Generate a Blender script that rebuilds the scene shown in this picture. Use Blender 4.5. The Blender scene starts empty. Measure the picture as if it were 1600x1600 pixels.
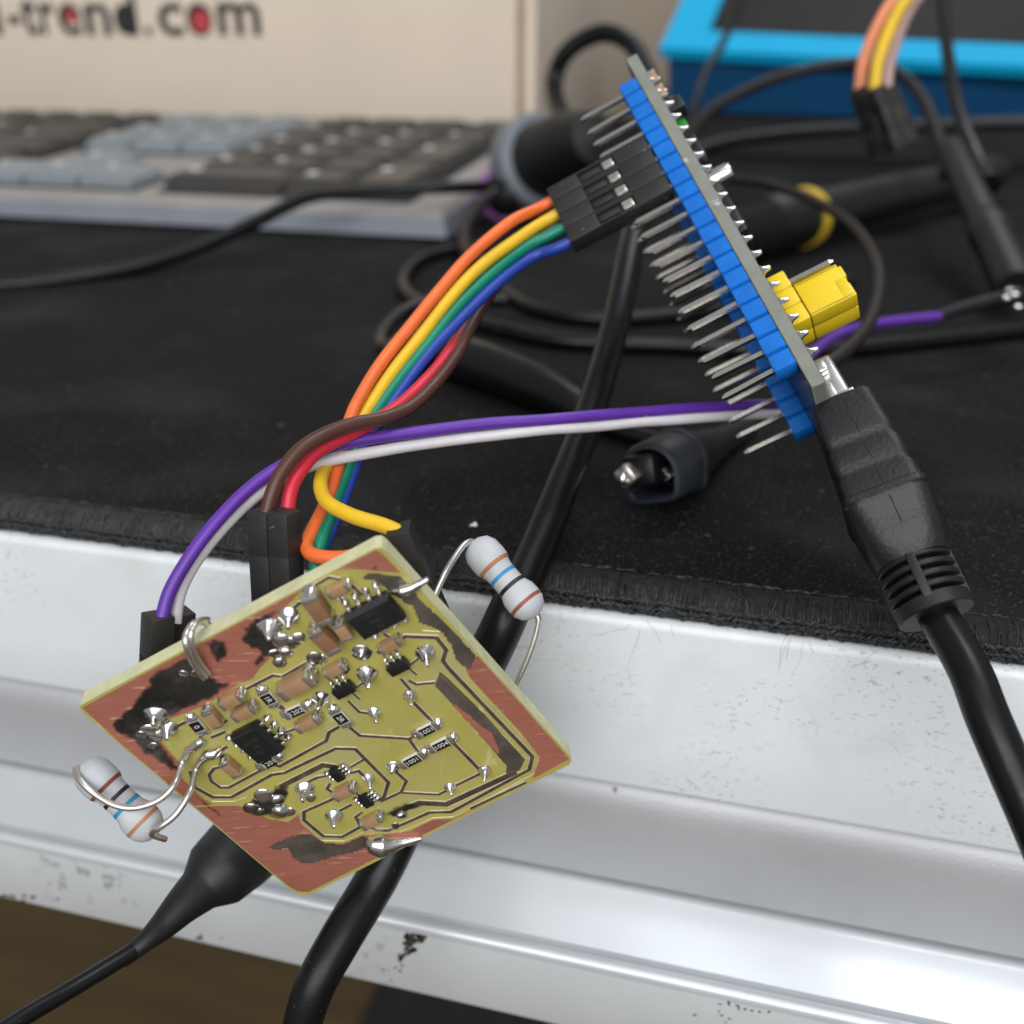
import bpy, bmesh, math, random
from mathutils import Vector as V, Matrix, noise
random.seed(7)
S = 0.001                                   # every length below is in millimetres
sc = bpy.context.scene
COL = sc.collection
# ------------------------------------------------------------------ camera
F, C0 = 1600.0, 800.0
PITCH, YAW = math.atan(760 / 1600), math.radians(14.8)
CAM = V((28.055, -106.184, 61.0))
RT = V((math.cos(YAW), math.sin(YAW), 0)); GF = V((-math.sin(YAW), math.cos(YAW), 0)); ZZ = V((0, 0, 1))
FW = GF * math.cos(PITCH) - ZZ * math.sin(PITCH); UP = GF * math.sin(PITCH) + ZZ * math.cos(PITCH)
cd = bpy.data.cameras.new('camera'); cam = bpy.data.objects.new('camera', cd); COL.objects.link(cam)
cd.sensor_width = 36; cd.lens = 36; cd.clip_start = 0.01; cd.clip_end = 30
cam.matrix_world = Matrix.Translation(CAM * S) @ Matrix((RT, UP, -FW)).transposed().to_4x4()
cd.dof.use_dof = True; cd.dof.focus_distance = 0.108; cd.dof.aperture_fstop = 36 / 1.75
sc.camera = cam
# ------------------------------------------------------------------ light
w = bpy.data.worlds.new('World'); sc.world = w; w.use_nodes = True
bg = w.node_tree.nodes['Background']; bg.inputs[0].default_value = (0.93, 0.97, 1.0, 1); bg.inputs[1].default_value = 0.38
def lamp(name, loc, target, sx, sy, power, col):
    l = bpy.data.lights.new(name, 'AREA'); l.shape = 'RECTANGLE'; l.size = sx; l.size_y = sy; l.energy = power; l.color = col
    o = bpy.data.objects.new(name, l); COL.objects.link(o); o.location = V(loc)
    o.rotation_euler = (V(target) - V(loc)).to_track_quat('-Z', 'Y').to_euler(); return o
lamp('ceiling_lamp', (0.30, -0.06, 1.50), (0.30, -0.06, 0.0), 0.55, 0.42, 8, (0.95, 0.98, 1.0))
lamp('ceiling_lamp_beyond', (0.25, 1.25, 1.55), (0.02, 0.0, 0.0), 0.75, 0.45, 9, (0.88, 0.95, 1.0))
lamp('front_fill', (0.30, -1.60, 1.05), (-0.02, 0.1, 0.0), 2.2, 1.3, 50, (0.97, 0.985, 1.0))  # soft lamp added behind the camera to brighten boards, desk edge and box
sc.view_settings.view_transform = 'Standard'; sc.view_settings.look = 'None'
sc.view_settings.gamma = 1; sc.view_settings.exposure = -0.25; sc.view_settings.use_curve_mapping = False
sc.render.engine = 'CYCLES'; sc.render.resolution_x = 1024; sc.render.resolution_y = 1024
# ------------------------------------------------------------------ pixel helpers (find where things stand)
def ray(x, y): return RT * ((x - C0) / F) - UP * ((y - C0) / F) + FW
def P(x, y, d): return CAM + ray(x, y) * d
def onZ(x, y, z): d = ray(x, y); return CAM + d * ((z - CAM.z) / d.z)
def onY(x, y, Y): d = ray(x, y); return CAM + d * ((Y - CAM.y) / d.y)
# ------------------------------------------------------------------ materials
def mat(name, col, rough=0.5, metal=0.0, var=None, bump=None, spec=0.5, col2=None, coat=0, sss=0, stretch=None, rvar=0):
    m = bpy.data.materials.new(name); m.use_nodes = True; nt = m.node_tree; N = nt.nodes; Lk = nt.links
    b = N['Principled BSDF']
    b.inputs['Base Color'].default_value = (*col, 1); b.inputs['Roughness'].default_value = rough
    b.inputs['Metallic'].default_value = metal; b.inputs['Specular IOR Level'].default_value = spec
    b.inputs['Coat Weight'].default_value = coat
    if sss: b.inputs['Subsurface Weight'].default_value = sss; b.inputs['Subsurface Radius'].default_value = (1, 0.9, 0.5); b.inputs['Subsurface Scale'].default_value = 0.0006
    tc = N.new('ShaderNodeNewGeometry'); src = tc.outputs['Position']
    if stretch:
        mp = N.new('ShaderNodeMapping'); mp.inputs['Scale'].default_value = stretch; Lk.new(src, mp.inputs[0]); src = mp.outputs[0]
    if var:
        n = N.new('ShaderNodeTexNoise'); n.inputs['Scale'].default_value = var[0]; n.inputs['Detail'].default_value = 6; n.inputs['Roughness'].default_value = 0.65
        Lk.new(src, n.inputs['Vector'])
        r = N.new('ShaderNodeValToRGB'); c2 = col2 or tuple(max(0, c * (1 - var[1])) for c in col)
        r.color_ramp.elements[0].color = (*c2, 1); r.color_ramp.elements[1].color = (*col, 1)
        lo, hi = (var[2], var[3]) if len(var) > 2 else (0.35, 0.62)
        r.color_ramp.elements[0].position = lo; r.color_ramp.elements[1].position = hi
        Lk.new(n.outputs['Fac'], r.inputs[0]); Lk.new(r.outputs[0], b.inputs['Base Color'])
        if rvar:
            mr = N.new('ShaderNodeMapRange'); mr.inputs['From Min'].default_value = 0.3; mr.inputs['From Max'].default_value = 0.7
            mr.inputs['To Min'].default_value = rough + rvar; mr.inputs['To Max'].default_value = max(0.05, rough - rvar)
            Lk.new(n.outputs['Fac'], mr.inputs['Value']); Lk.new(mr.outputs[0], b.inputs['Roughness'])
    if bump:
        n2 = N.new('ShaderNodeTexNoise'); n2.inputs['Scale'].default_value = bump[0]; n2.inputs['Detail'].default_value = 4
        Lk.new(src, n2.inputs['Vector'])
        bp = N.new('ShaderNodeBump'); bp.inputs['Strength'].default_value = bump[1]; bp.inputs['Distance'].default_value = bump[2] * S
        Lk.new(n2.outputs['Fac'], bp.inputs['Height']); Lk.new(bp.outputs[0], b.inputs['Normal'])
    return m
def specks(m, scale, lo, hi, colour, big=None, stretch=None):
    """small marks with a shape of their own (dust, scuffs, painted sheen and sparkle) mixed over a material's colour"""
    nt = m.node_tree; N = nt.nodes; Lk = nt.links; b = N['Principled BSDF']
    g = N.new('ShaderNodeNewGeometry'); src = g.outputs['Position']
    if stretch:
        mp = N.new('ShaderNodeMapping'); mp.inputs['Scale'].default_value = stretch; Lk.new(src, mp.inputs[0]); src = mp.outputs[0]
    n = N.new('ShaderNodeTexNoise'); n.inputs['Scale'].default_value = scale; n.inputs['Detail'].default_value = 3; Lk.new(src, n.inputs['Vector'])
    r = N.new('ShaderNodeMapRange'); r.inputs['From Min'].default_value = lo; r.inputs['From Max'].default_value = hi; Lk.new(n.outputs['Fac'], r.inputs['Value'])
    fac = r.outputs[0]
    if big:
        nb = N.new('ShaderNodeTexNoise'); nb.inputs['Scale'].default_value = big[0]; nb.inputs['Detail'].default_value = 2; Lk.new(g.outputs['Position'], nb.inputs['Vector'])
        rb = N.new('ShaderNodeMapRange'); rb.inputs['From Min'].default_value = big[1]; rb.inputs['From Max'].default_value = big[2]; Lk.new(nb.outputs['Fac'], rb.inputs['Value'])
        mu = N.new('ShaderNodeMath'); mu.operation = 'MULTIPLY'; Lk.new(fac, mu.inputs[0]); Lk.new(rb.outputs[0], mu.inputs[1]); fac = mu.outputs[0]
    mx = N.new('ShaderNodeMix'); mx.data_type = 'RGBA'; mx.inputs[7].default_value = (*colour, 1); Lk.new(fac, mx.inputs[0])
    bc = b.inputs['Base Color']
    if bc.is_linked: Lk.new(bc.links[0].from_socket, mx.inputs[6])
    else: mx.inputs[6].default_value = bc.default_value[:]
    Lk.new(mx.outputs[2], bc); return fac
M = {}
def dm(k, *a, **kw): M[k] = mat(k, *a, **kw); return M[k]
dm('cloth', (0.007, 0.0068, 0.0072), 0.85, var=(60, 0.4), bump=(1700, 0.9, 0.35), spec=0.14)
specks(M['cloth'], 2100, 0.60, 0.74, (0.085, 0.085, 0.085))  # pale speckle painted in for the sparkle of the weave
specks(M['cloth'], 420, 0.66, 0.75, (0.16, 0.16, 0.155), big=(45, 0.5, 0.68))
specks(M['cloth'], 30, 0.50, 0.90, (0.030, 0.029, 0.029), stretch=(1, 1.2, 1))
specks(M['cloth'], 900, 0.64, 0.80, (0.035, 0.035, 0.034), stretch=(1, .35, 1))
dm('thread', (0.020, 0.0195, 0.020), 0.6, var=(700, 0.6), spec=0.4)
dm('braid', (0.030, 0.031, 0.034), 0.6, var=(900, 0.7), spec=0.5)
dm('fuzz', (0.20, 0.20, 0.195), 0.8, var=(300, .6))
dm('white_edge', (0.745, 0.765, 0.785), 0.42, var=(25, 0.05), bump=(500, 0.10, 0.25), spec=0.4)
specks(M['white_edge'], 2400, 0.59, 0.68, (0.43, 0.42, 0.41), big=(32, 0.48, 0.66), stretch=(0.55, 1, 0.85))
specks(M['white_edge'], 45, 0.55, 0.8, (0.60, 0.59, 0.57))
dm('satin_metal', (0.50, 0.50, 0.51), 0.58, 0.45, var=(30, 0.10), bump=(2200, 0.5, 0.12))
specks(M['satin_metal'], 260, 0.74, 0.78, (0.2, 0.18, 0.17))
dm('rail_metal', (0.62, 0.64, 0.66), 0.38, 0.4, var=(20, 0.08), bump=(900, 0.08, 0.1))
dm('rail_white', (0.66, 0.68, 0.68), 0.4, 0.25, var=(22, 0.08), bump=(600, 0.08, 0.2))
specks(M['rail_white'], 500, 0.56, 0.68, (0.30, 0.29, 0.27), big=(28, 0.56, 0.72))
dm('brown_floor', (0.092, 0.058, 0.018), 0.6, var=(6, 0.3), stretch=(1, 6, 1))
dm('dark_rubber', (0.012, 0.012, 0.013), 0.8, var=(30, 0.3))
dm('cable_black', (0.0045, 0.0045, 0.005), 0.36, var=(140, 0.4), bump=(600, 0.10, 0.15), rvar=0.08, spec=.32)
specks(M['cable_black'], 1300, 0.69, 0.76, (0.06, 0.056, 0.05))
dm('cable_brown', (0.016, 0.012, 0.010), 0.5, var=(140, 0.3), spec=.3)
dm('matt_black', (0.006, 0.006, 0.0065), 0.5, var=(200, 0.3), bump=(1400, 0.15, 0.1))
dm('plug_black', (0.009, 0.010, 0.011), 0.46, bump=(1900, 0.7, 0.10), var=(300, 0.3))
dm('housing_black', (0.022, 0.0195, 0.018), 0.5, var=(350, 0.3), bump=(1500, 0.12, 0.1))
specks(M['housing_black'], 1100, 0.70, 0.75, (0.16, 0.15, 0.14))
dm('carton', (0.76, 0.64, 0.515), 0.8, var=(18, 0.05), bump=(200, 0.1, 0.3))
dm('carton_core', (0.44, 0.31, 0.20), 0.9, var=(80, 0.2))
dm('print_black', (0.02, 0.02, 0.022), 0.7, var=(90, 0.3)); dm('print_red', (0.55, 0.055, 0.06), 0.7, var=(90, 0.2))
dm('kb_plate', (0.27, 0.25, 0.235), 0.5, var=(60, 0.1)); dm('kb_lip', (0.27, 0.29, 0.33), 0.4, var=(60, 0.1))
dm('key_well', (0.02, 0.02, 0.02), 0.7, var=(60, .2)); dm('key_black', (0.040, 0.036, 0.033), 0.42, var=(60, 0.15)); dm('key_grey', (0.215, 0.235, 0.25), 0.4, var=(60, 0.1)); dm('key_print', (0.75, 0.75, 0.75), 0.5, var=(60, .05))
dm('cyan_plastic', (0.002, 0.37, 0.66), 0.6, var=(40, 0.06), spec=.15); dm('navy_plastic', (0.003, 0.068, 0.175), 0.5, var=(40, 0.1)); dm('screen', (0.012, 0.010, 0.010), 0.5, var=(20, 0.4), spec=.1)
for k, c in dict(orange=(0.86, 0.165, 0.035), yellow=(0.80, 0.50, 0.02), green=(0.0, 0.22, 0.125), blue=(0.018, 0.055, 0.34), red=(0.66, 0.022, 0.05), brown=(0.085, 0.028, 0.018),
                 purple=(0.115, 0.03, 0.34), white=(0.70, 0.66, 0.68), salmon=(0.86, 0.30, 0.14), pink=(0.55, 0.36, 0.33)).items():
    dm('wire_' + k, c, 0.42, var=(180, 0.14), bump=(350, 0.10, 0.2), sss=0.12)
    specks(M['wire_' + k], 1500, .73, .78, (.4, .38, .36))
dm('fr4', (0.52, 0.455, 0.112), 0.36, var=(70, 0.16), bump=(900, 0.06, 0.1), sss=0.25, coat=0.1)
specks(M['fr4'], 120, 0.5, 0.8, (0.46, 0.42, 0.17))
specks(M['fr4'], 500, 0.66, 0.78, (0.70, 0.64, 0.30), stretch=(1, 1, .25))
dm('fr4_edge', (0.62, 0.60, 0.36), 0.5, var=(300, 0.2), bump=(900, 0.4, 0.2), sss=0.5)
dm('copper', (0.56, 0.205, 0.145), 0.44, 0.4, var=(500, 0.16), bump=(1500, 0.4, 0.05), stretch=(0.22, 1, 2.4), rvar=.06)
specks(M['copper'], 700, 0.62, 0.68, (0.74, 0.42, 0.34), stretch=(.12, 1, 3))
specks(M['copper'], 60, 0.5, 0.75, (0.36, 0.13, 0.095))
specks(M['copper'], 420, 0.70, 0.74, (0.06, 0.03, 0.025), big=(60, 0.52, 0.6), stretch=(1, 1, .4))
dm('tinned', (0.23, 0.20, 0.165), 0.42, 0.6, var=(260, 0.5), bump=(700, 0.5, 0.12), rvar=0.12)
dm('trace_tin', (0.25, 0.195, 0.145), 0.34, 0.7, var=(500, 0.5), bump=(900, 0.4, 0.08), rvar=.1)
dm('trace_side', (0.70, 0.60, 0.40), 0.4, 0.3, var=(500, 0.2))
dm('flux', (0.050, 0.047, 0.043), 0.34, 0.35, var=(300, 0.75), bump=(500, 0.7, 0.25), rvar=0.16)
specks(M['flux'], 260, 0.56, 0.75, (0.14, 0.13, 0.115));  # grey mottling painted in for the sheen on the flux
dm('solder', (0.80, 0.775, 0.76), 0.22, 1.0, var=(500, 0.25), bump=(420, 0.35, 0.12), rvar=0.06)
dm('dull_solder', (0.46, 0.43, 0.42), 0.22, 1.0, var=(400, 0.35), bump=(420, 0.4, 0.12))
dm('tin_lead', (0.74, 0.70, 0.64), 0.28, 0.9, var=(400, 0.2), bump=(600, 0.1, 0.05))
dm('pin_metal', (0.86, 0.82, 0.76), 0.2, 1.0, var=(300, 0.15))
dm('chip_body', (0.012, 0.013, 0.014), 0.38, var=(500, 0.3), bump=(1600, 0.3, 0.06)); dm('chip_print', (0.035, 0.035, 0.038), 0.6, var=(500, 0.2))
dm('cap_brown', (0.40, 0.235, 0.125), 0.5, var=(400, 0.15), bump=(900, 0.1, 0.05)); dm('cap_dark', (0.27, 0.135, 0.075), 0.5, var=(400, 0.15), bump=(900, 0.1, 0.05)); dm('ceramic_white', (0.75, 0.74, 0.70), 0.4, var=(300, 0.08))
dm('res_black', (0.010, 0.010, 0.010), 0.35, var=(300, 0.2)); dm('res_print', (0.75, 0.73, 0.68), 0.6, var=(900, 0.2))
dm('res_body', (0.50, 0.51, 0.53), 0.58, var=(250, 0.10), bump=(500, 0.12, 0.12), sss=0.15)
dm('band_brown', (0.30, 0.075, 0.04), 0.55, var=(500, 0.3)); dm('band_tan', (0.46, 0.20, 0.09), 0.5, var=(500, 0.25)); dm('band_blue', (0.03, 0.26, 0.50), 0.55, var=(500, 0.2)); dm('band_black', (0.012, 0.010, 0.012), 0.5, var=(500, 0.2))
dm('header_blue', (0.006, 0.165, 0.62), 0.36, var=(300, 0.18), bump=(700, 0.15, 0.12), sss=0.15)
dm('pcb_grey', (0.23, 0.235, 0.20), 0.55, var=(260, 0.18), bump=(900, 0.3, 0.12)); specks(M['pcb_grey'], 500, 0.68, 0.75, (0.42, 0.43, 0.40))
dm('pcb_mask', (0.008, 0.012, 0.03), 0.3, var=(100, 0.2)); dm('jumper_yellow', (0.80, 0.56, 0.014), 0.40, var=(200, 0.08), bump=(600, 0.1, 0.1), sss=0.15)
dm('shell', (0.66, 0.64, 0.62), 0.3, 1.0, var=(200, 0.2)); dm('can', (0.78, 0.74, 0.70), 0.22, 1.0, var=(200, 0.1))
dm('grey_ring', (0.15, 0.165, 0.185), 0.45, var=(80, 0.1)); dm('purple_ring', (0.33, 0.12, 0.36), 0.5, var=(80, 0.1)); dm('yellow_ring', (0.62, 0.42, 0.03), 0.5, var=(80, 0.1))
dm('probe_blue_black', (0.016, 0.020, 0.028), 0.42, var=(200, 0.3)); dm('green_led', (0.02, 0.30, 0.03), 0.3, var=(500, 0.5)); dm('red_bit', (0.5, 0.05, 0.02), 0.4, var=(500, .3)); dm('paper', (0.8, 0.8, 0.78), 0.8, var=(300, .1))
# ------------------------------------------------------------------ mesh helpers
WL = {}
def wl(o): return WL[o.name] if o else V((0, 0, 0))
def thing(name, label, cat, loc, group=None):
    o = bpy.data.objects.new(name, None); COL.objects.link(o); o.empty_display_size = 0.004
    loc = V(loc); WL[o.name] = loc; o.location = loc * S; o['label'] = label; o['category'] = cat
    if group: o['group'] = group
    return o
def tag(o, label, cat, group=None):
    o['label'] = label; o['category'] = cat
    if group: o['group'] = group
    return o
def build(name, geo, m, parent=None, smooth=40, kind=None):
    vs, fs = [], []
    for gv, gf in geo:
        k = len(vs); vs += [V(v) for v in gv]; fs += [[i + k for i in f] for f in gf]
    lo = V([min(v[i] for v in vs) for i in range(3)]); hi = V([max(v[i] for v in vs) for i in range(3)]); c = (lo + hi) / 2
    me = bpy.data.meshes.new(name); me.from_pydata([tuple((v - c) * S) for v in vs], [], fs); me.update()
    bm = bmesh.new(); bm.from_mesh(me); bmesh.ops.recalc_face_normals(bm, faces=bm.faces); bm.to_mesh(me); bm.free()
    if smooth:
        me.shade_smooth(); me.set_sharp_from_angle(angle=math.radians(smooth))
    me.materials.append(M[m])
    o = bpy.data.objects.new(name, me); COL.objects.link(o); WL[o.name] = c
    o.location = (c - wl(parent)) * S
    if parent: o.parent = parent
    if kind: o['kind'] = kind
    return o
def copy_to(src, c, parent):
    o = src.copy(); COL.objects.link(o); o.parent = parent; o.location = (c - wl(parent)) * S; WL[o.name] = c; return o
def fr(o, x, y, z):                        # frame from origin and three axes
    m = Matrix((x, y, z)).transposed().to_4x4(); m.translation = o; return m
def axis_frame(o, z, hint=ZZ):
    z = z.normalized(); x = hint.cross(z)
    if x.length < 1e-4: x = V((1, 0, 0)).cross(z)
    x.normalize(); return fr(o, x, z.cross(x), z)
_bc = {}
def box(m, c, s, bev=0.0, seg=2):
    key = (tuple(round(q, 4) for q in s), bev, seg)
    if key not in _bc:
        bm = bmesh.new(); bmesh.ops.create_cube(bm, size=1)
        for v in bm.verts: v.co = V((v.co.x * s[0], v.co.y * s[1], v.co.z * s[2]))
        if bev: bmesh.ops.bevel(bm, geom=bm.edges[:], offset=bev, segments=seg, affect='EDGES', profile=0.5)
        bm.verts.index_update(); _bc[key] = ([v.co.copy() for v in bm.verts], [[v.index for v in f.verts] for f in bm.faces]); bm.free()
    gv, gf = _bc[key]; c = V(c)
    return ([m @ (v + c) for v in gv], gf)
def cr(pts, n=8):
    q = [V(p) for p in pts]; q = [q[0] * 2 - q[1]] + q + [q[-1] * 2 - q[-2]]; out = []
    for i in range(1, len(q) - 2):
        p0, p1, p2, p3 = q[i - 1:i + 3]
        for k in range(n):
            t = k / n
            out.append(0.5 * ((2 * p1) + (p2 - p0) * t + (2 * p0 - 5 * p1 + 4 * p2 - p3) * t * t + (3 * p1 - p0 - 3 * p2 + p3) * t ** 3))
    out.append(q[-2]); return out
def tube(pts, r, n=14, sub=8, cap=True, flat=1.0, hint=None):
    """swept round section; r may be a list (one per point) and is spread along the curve"""
    L = cr(pts, sub) if sub > 1 else [V(p) for p in pts]
    rs = r if isinstance(r, (list, tuple)) else None
    vs, fs = [], []; nr = None
    for i, p in enumerate(L):
        t = (L[min(i + 1, len(L) - 1)] - L[max(i - 1, 0)]).normalized()
        if nr is None: nr = (hint if hint else (ZZ if abs(t.z) < .9 else V((1, 0, 0)))); nr = (nr - t * nr.dot(t)).normalized()
        else: nr = (nr - t * nr.dot(t)).normalized()
        b = t.cross(nr)
        if rs:
            u = i / (len(L) - 1) * (len(rs) - 1); k = min(int(u), len(rs) - 2); rad = rs[k] + (rs[k + 1] - rs[k]) * (u - k)
        else: rad = r
        for j in range(n):
            a = 2 * math.pi * j / n; vs.append(p + nr * math.cos(a) * rad * flat + b * math.sin(a) * rad)
    for i in range(len(L) - 1):
        for j in range(n):
            k = (j + 1) % n; fs.append([i * n + j, i * n + k, (i + 1) * n + k, (i + 1) * n + j])
    if cap: fs.append(list(range(n))[::-1]); fs.append([(len(L) - 1) * n + j for j in range(n)])
    return vs, fs
def lathe(m, prof, n=28, sq=None):
    """revolve (t, r) about local z"""
    vs, fs = [], []
    for t, r in prof:
        for j in range(n):
            a = 2 * math.pi * j / n; ca, sa = math.cos(a), math.sin(a)
            if sq: e = 2 / sq; ca = math.copysign(abs(ca) ** e, ca); sa = math.copysign(abs(sa) ** e, sa)
            vs.append(m @ V((ca * r, sa * r, t)))
    for i in range(len(prof) - 1):
        for j in range(n):
            k = (j + 1) % n; fs.append([i * n + j, i * n + k, (i + 1) * n + k, (i + 1) * n + j])
    if prof[0][1] > 1e-6: fs.append(list(range(n))[::-1])
    if prof[-1][1] > 1e-6: fs.append([(len(prof) - 1) * n + j for j in range(n)])
    return vs, fs
def prism(poly, up):
    n = len(poly); vs = [V(p) for p in poly] + [V(p) + up for p in poly]
    return vs, [list(range(n))[::-1], [n + i for i in range(n)]] + [[i, (i + 1) % n, n + (i + 1) % n, n + i] for i in range(n)]
def extrude_x(prof, x0, x1, nx=1):
    n = len(prof); vs = []; fs = []
    for k in range(nx + 1):
        x = x0 + (x1 - x0) * k / nx
        vs += [V((x, y, z)) for y, z in prof]
    for k in range(nx):
        for i in range(n - 1): a = k * n + i; fs.append([a, a + 1, a + n + 1, a + n])
    return vs, fs
def text_geo(s, size, m, depth=0.02, align='CENTER', bold=0.0):
    cu = bpy.data.curves.new('txt', 'FONT'); cu.body = s; cu.size = size; cu.align_x = align; cu.align_y = 'CENTER' if align == 'CENTER' else 'BOTTOM_BASELINE'; cu.offset = bold
    cu.extrude = depth; cu.resolution_u = 3
    o = bpy.data.objects.new('txt', cu); COL.objects.link(o)
    dg = bpy.context.evaluated_depsgraph_get(); me = o.evaluated_get(dg).to_mesh()
    g = ([m @ v.co.copy() for v in me.vertices], [list(p.vertices) for p in me.polygons])
    bpy.data.objects.remove(o); bpy.data.curves.remove(cu); return g
def jag(poly, amp=1.6, step=5, seed=0):
    out = []; n = len(poly)
    for i in range(n):
        a = V((*poly[i], 0)); b = V((*poly[(i + 1) % n], 0)); k = max(1, int((b - a).length / step))
        for j in range(k):
            p = a.lerp(b, j / k); q = noise.noise_vector(p * 0.13 + V((seed, 0, 0))) + noise.noise_vector(p * 0.45 + V((seed, 5, 0))) * .5; out.append((p.x + q.x * amp, p.y + q.y * amp))
    return out
# ================================================================== THE SETTING
# white desk edge with metal rails under it, all running along x
arc = [(-1 + 1.3 - 1.3 * math.sin(t * math.pi / 16), -3.05 - 1.3 + 1.3 * math.cos(t * math.pi / 16)) for t in range(0, 9)]
desk = build('desk_top', [extrude_x([(700, -3.05)] + arc + [(-1.0, -12), (-1.0, -20), (-1.0, -27.6), (-0.6, -28.5), (0.3, -29.0), (700, -29.0)], -420, 300, 30)], 'white_edge')
desk['kind'] = 'structure'; desk['label'] = 'white painted desk top with scuffed front edge'
upper = build('upper_rail', [extrude_x([(60, -29.2), (3.2, -29.25), (2.2, -29.6), (1.2, -30.3), (0.5, -31.4), (0.12, -33.0), (0, -35), (0, -45.2), (0.25, -45.8), (60, -46.4)], -420, 300, 20)], 'satin_metal')
tag(upper, 'grey satin metal rail directly under the white desk edge', 'rail')
ledge = build('ledge_rail', [extrude_x([(60, -46.6), (0.6, -46.5), (-0.4, -46.55), (-1.05, -46.75), (-1.15, -46.85), (-4.9, -48.35), (-8.5, -49.8), (-8.62, -51.0), (-9.75, -51.2), (-9.85, -50.2), (-10.1, -49.9), (-10.5, -49.85), (-10.9, -50.1), (-11.1, -50.6), (-11.15, -51.2)], -420, 300, 20)], 'rail_metal')
tag(ledge, 'bright aluminium ledge with rounded lip catching the lamp light', 'rail')
lower = build('lower_rail', [extrude_x([(-10.5, -51.0), (-10.75, -51.6), (-10.85, -57), (-10.85, -62.6), (-10.6, -63.4), (-9.8, -63.8), (60, -63.8)], -420, 300, 20)], 'rail_white')
tag(lower, 'pale grey bottom rail with dark scuff marks', 'rail')
# scuff on the lower rail
rs_ = random.Random(5); sc_ = []
for k in range(46):
    t = rs_.random() ** 1.5; bx0, by0 = 655 - 58 * t, 1462 + 78 * t
    sc_.append((bx0 + rs_.gauss(0, 8), by0 + rs_.gauss(0, 4), rs_.uniform(1, 7) * (1.2 - t), rs_.uniform(.8, 4.5) * (1.2 - t), rs_.uniform(-1.2, .2)))
sc_ += [(rs_.gauss(1150, 30), rs_.gauss(1580, 10), rs_.uniform(.8, 4), rs_.uniform(.6, 2), 0.1) for k in range(16)] + [(rs_.gauss(310, 10), rs_.gauss(1468, 5), rs_.uniform(1, 4), rs_.uniform(.8, 3), .2) for k in range(6)] + [(rs_.gauss(40, 35), rs_.gauss(1402, 4), rs_.uniform(1, 6), rs_.uniform(.8, 2.5), .15) for k in range(10)]
for k, (cx, cy, rx, ry, ang) in enumerate(sc_):
    pl = []
    for j in range(22):
        a = 2 * math.pi * j / 22; q = 1 + 0.7 * noise.noise(V((math.cos(a) * 1.7 + k * 3.1, math.sin(a) * 1.7, k)))
        dx, dy = math.cos(a) * rx * q, math.sin(a) * ry * q; ca, sa = math.cos(ang), math.sin(ang)
        pl.append(onY(cx + dx * ca - dy * sa, cy + dx * sa + dy * ca, -10.862))
    build('scuff', [prism(pl, V((0, -0.012, 0)))], 'flux' if k % 3 else 'tinned', lower, smooth=0)
fl = build('floor', [([V((-2500, -1500, -720)), V((2500, -1500, -720)), V((2500, 2500, -720)), V((-2500, 2500, -720))], [[0, 1, 2, 3]])], 'brown_floor', smooth=0); fl['kind'] = 'structure'
pa, pb, pc_, pd = onZ(545, 1640, -712), onZ(590, 1535, -712), onZ(1700, 1700, -712), onZ(1600, 1900, -712)
fm = build('floor_mat', [prism([pa, pb, pb + V((900, 40, 0)), pa + V((900, -200, 0))], V((0, 0, -7)))], 'dark_rubber', smooth=0)
tag(fm, 'dark rubber mat lying on the brown floor below the desk', 'floor mat')
# ------------------------------------------------------------------ desk mat with stitched hem
mt = thing('desk_mat', 'black cloth desk mat with overstitched front edge', 'desk mat', (0, 2, -3))
def hem(s, bulge=0.0):                      # section of the stitched edge, s from 0 (top) to 1 (under)
    pr = [(4.4, 0.02), (3.6, 0.36), (2.4, 0.62), (1.3, 0.40), (0.5, -0.30), (0.12, -1.2), (0.0, -2.0), (0.25, -2.95)]
    u = s * (len(pr) - 1); k = min(int(u), len(pr) - 2); f = u - k
    y, z = pr[k][0] * (1 - f) + pr[k + 1][0] * f, pr[k][1] * (1 - f) + pr[k + 1][1] * f
    return y - bulge * (0.3 + s * .7), z + bulge * (1 - s)
build('cloth', [extrude_x([(690, -3.0), (690, 0)] + [(y, 0) for y in (300, 120, 60, 30, 15, 8, 4.2)] + [hem(i / 10) for i in range(1, 11)], -420, 300, 60)], 'cloth', mt)
geo = []; x = -118.0
while x < 78:
    j1, j2 = random.uniform(-.25, .25), random.uniform(-.12, .12)
    wob = random.uniform(0, 0.16); pts = []
    s0 = random.uniform(0.0, 0.1)
    for i in range(7):
        s = s0 + (0.74 - s0) * i / 6; y, z = hem(s, 0.10 + wob * math.sin(math.pi * i / 6)); pts.append(V((x + j1 * s + j2 * math.sin(i), y, z + noise.noise(V((x * .5, i, 0))) * .06)))
    geo.append(tube(pts, random.uniform(.12, .24), n=5, sub=1, cap=False)); x += random.uniform(.2, .3)
build('stitching', geo, 'thread', mt, kind='stuff')
geo = []; x = -118.0
while x < 78:                              # chain of loops along the lower edge of the hem
    for row, (yy, zz) in enumerate(((-0.05, -.95), (-0.3, -1.65), (-.15, -2.35))):
        o = V((x + row * .33 + random.uniform(-.12, .12), yy + random.uniform(-.12, .08), zz + random.uniform(-.15, .15)))
        d = V((random.uniform(.5, .95), random.uniform(-.2, .05), random.uniform(-.6, .6)))
        geo.append(tube([o - d * .7, o + V((0, -.25, .05)), o + d * .7], [.1, random.uniform(.16, .27), .1], n=6, sub=4, cap=False))
    x += random.uniform(.28, .5)
build('edge_braid', geo, 'braid', mt, kind='stuff')
geo = []
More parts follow.
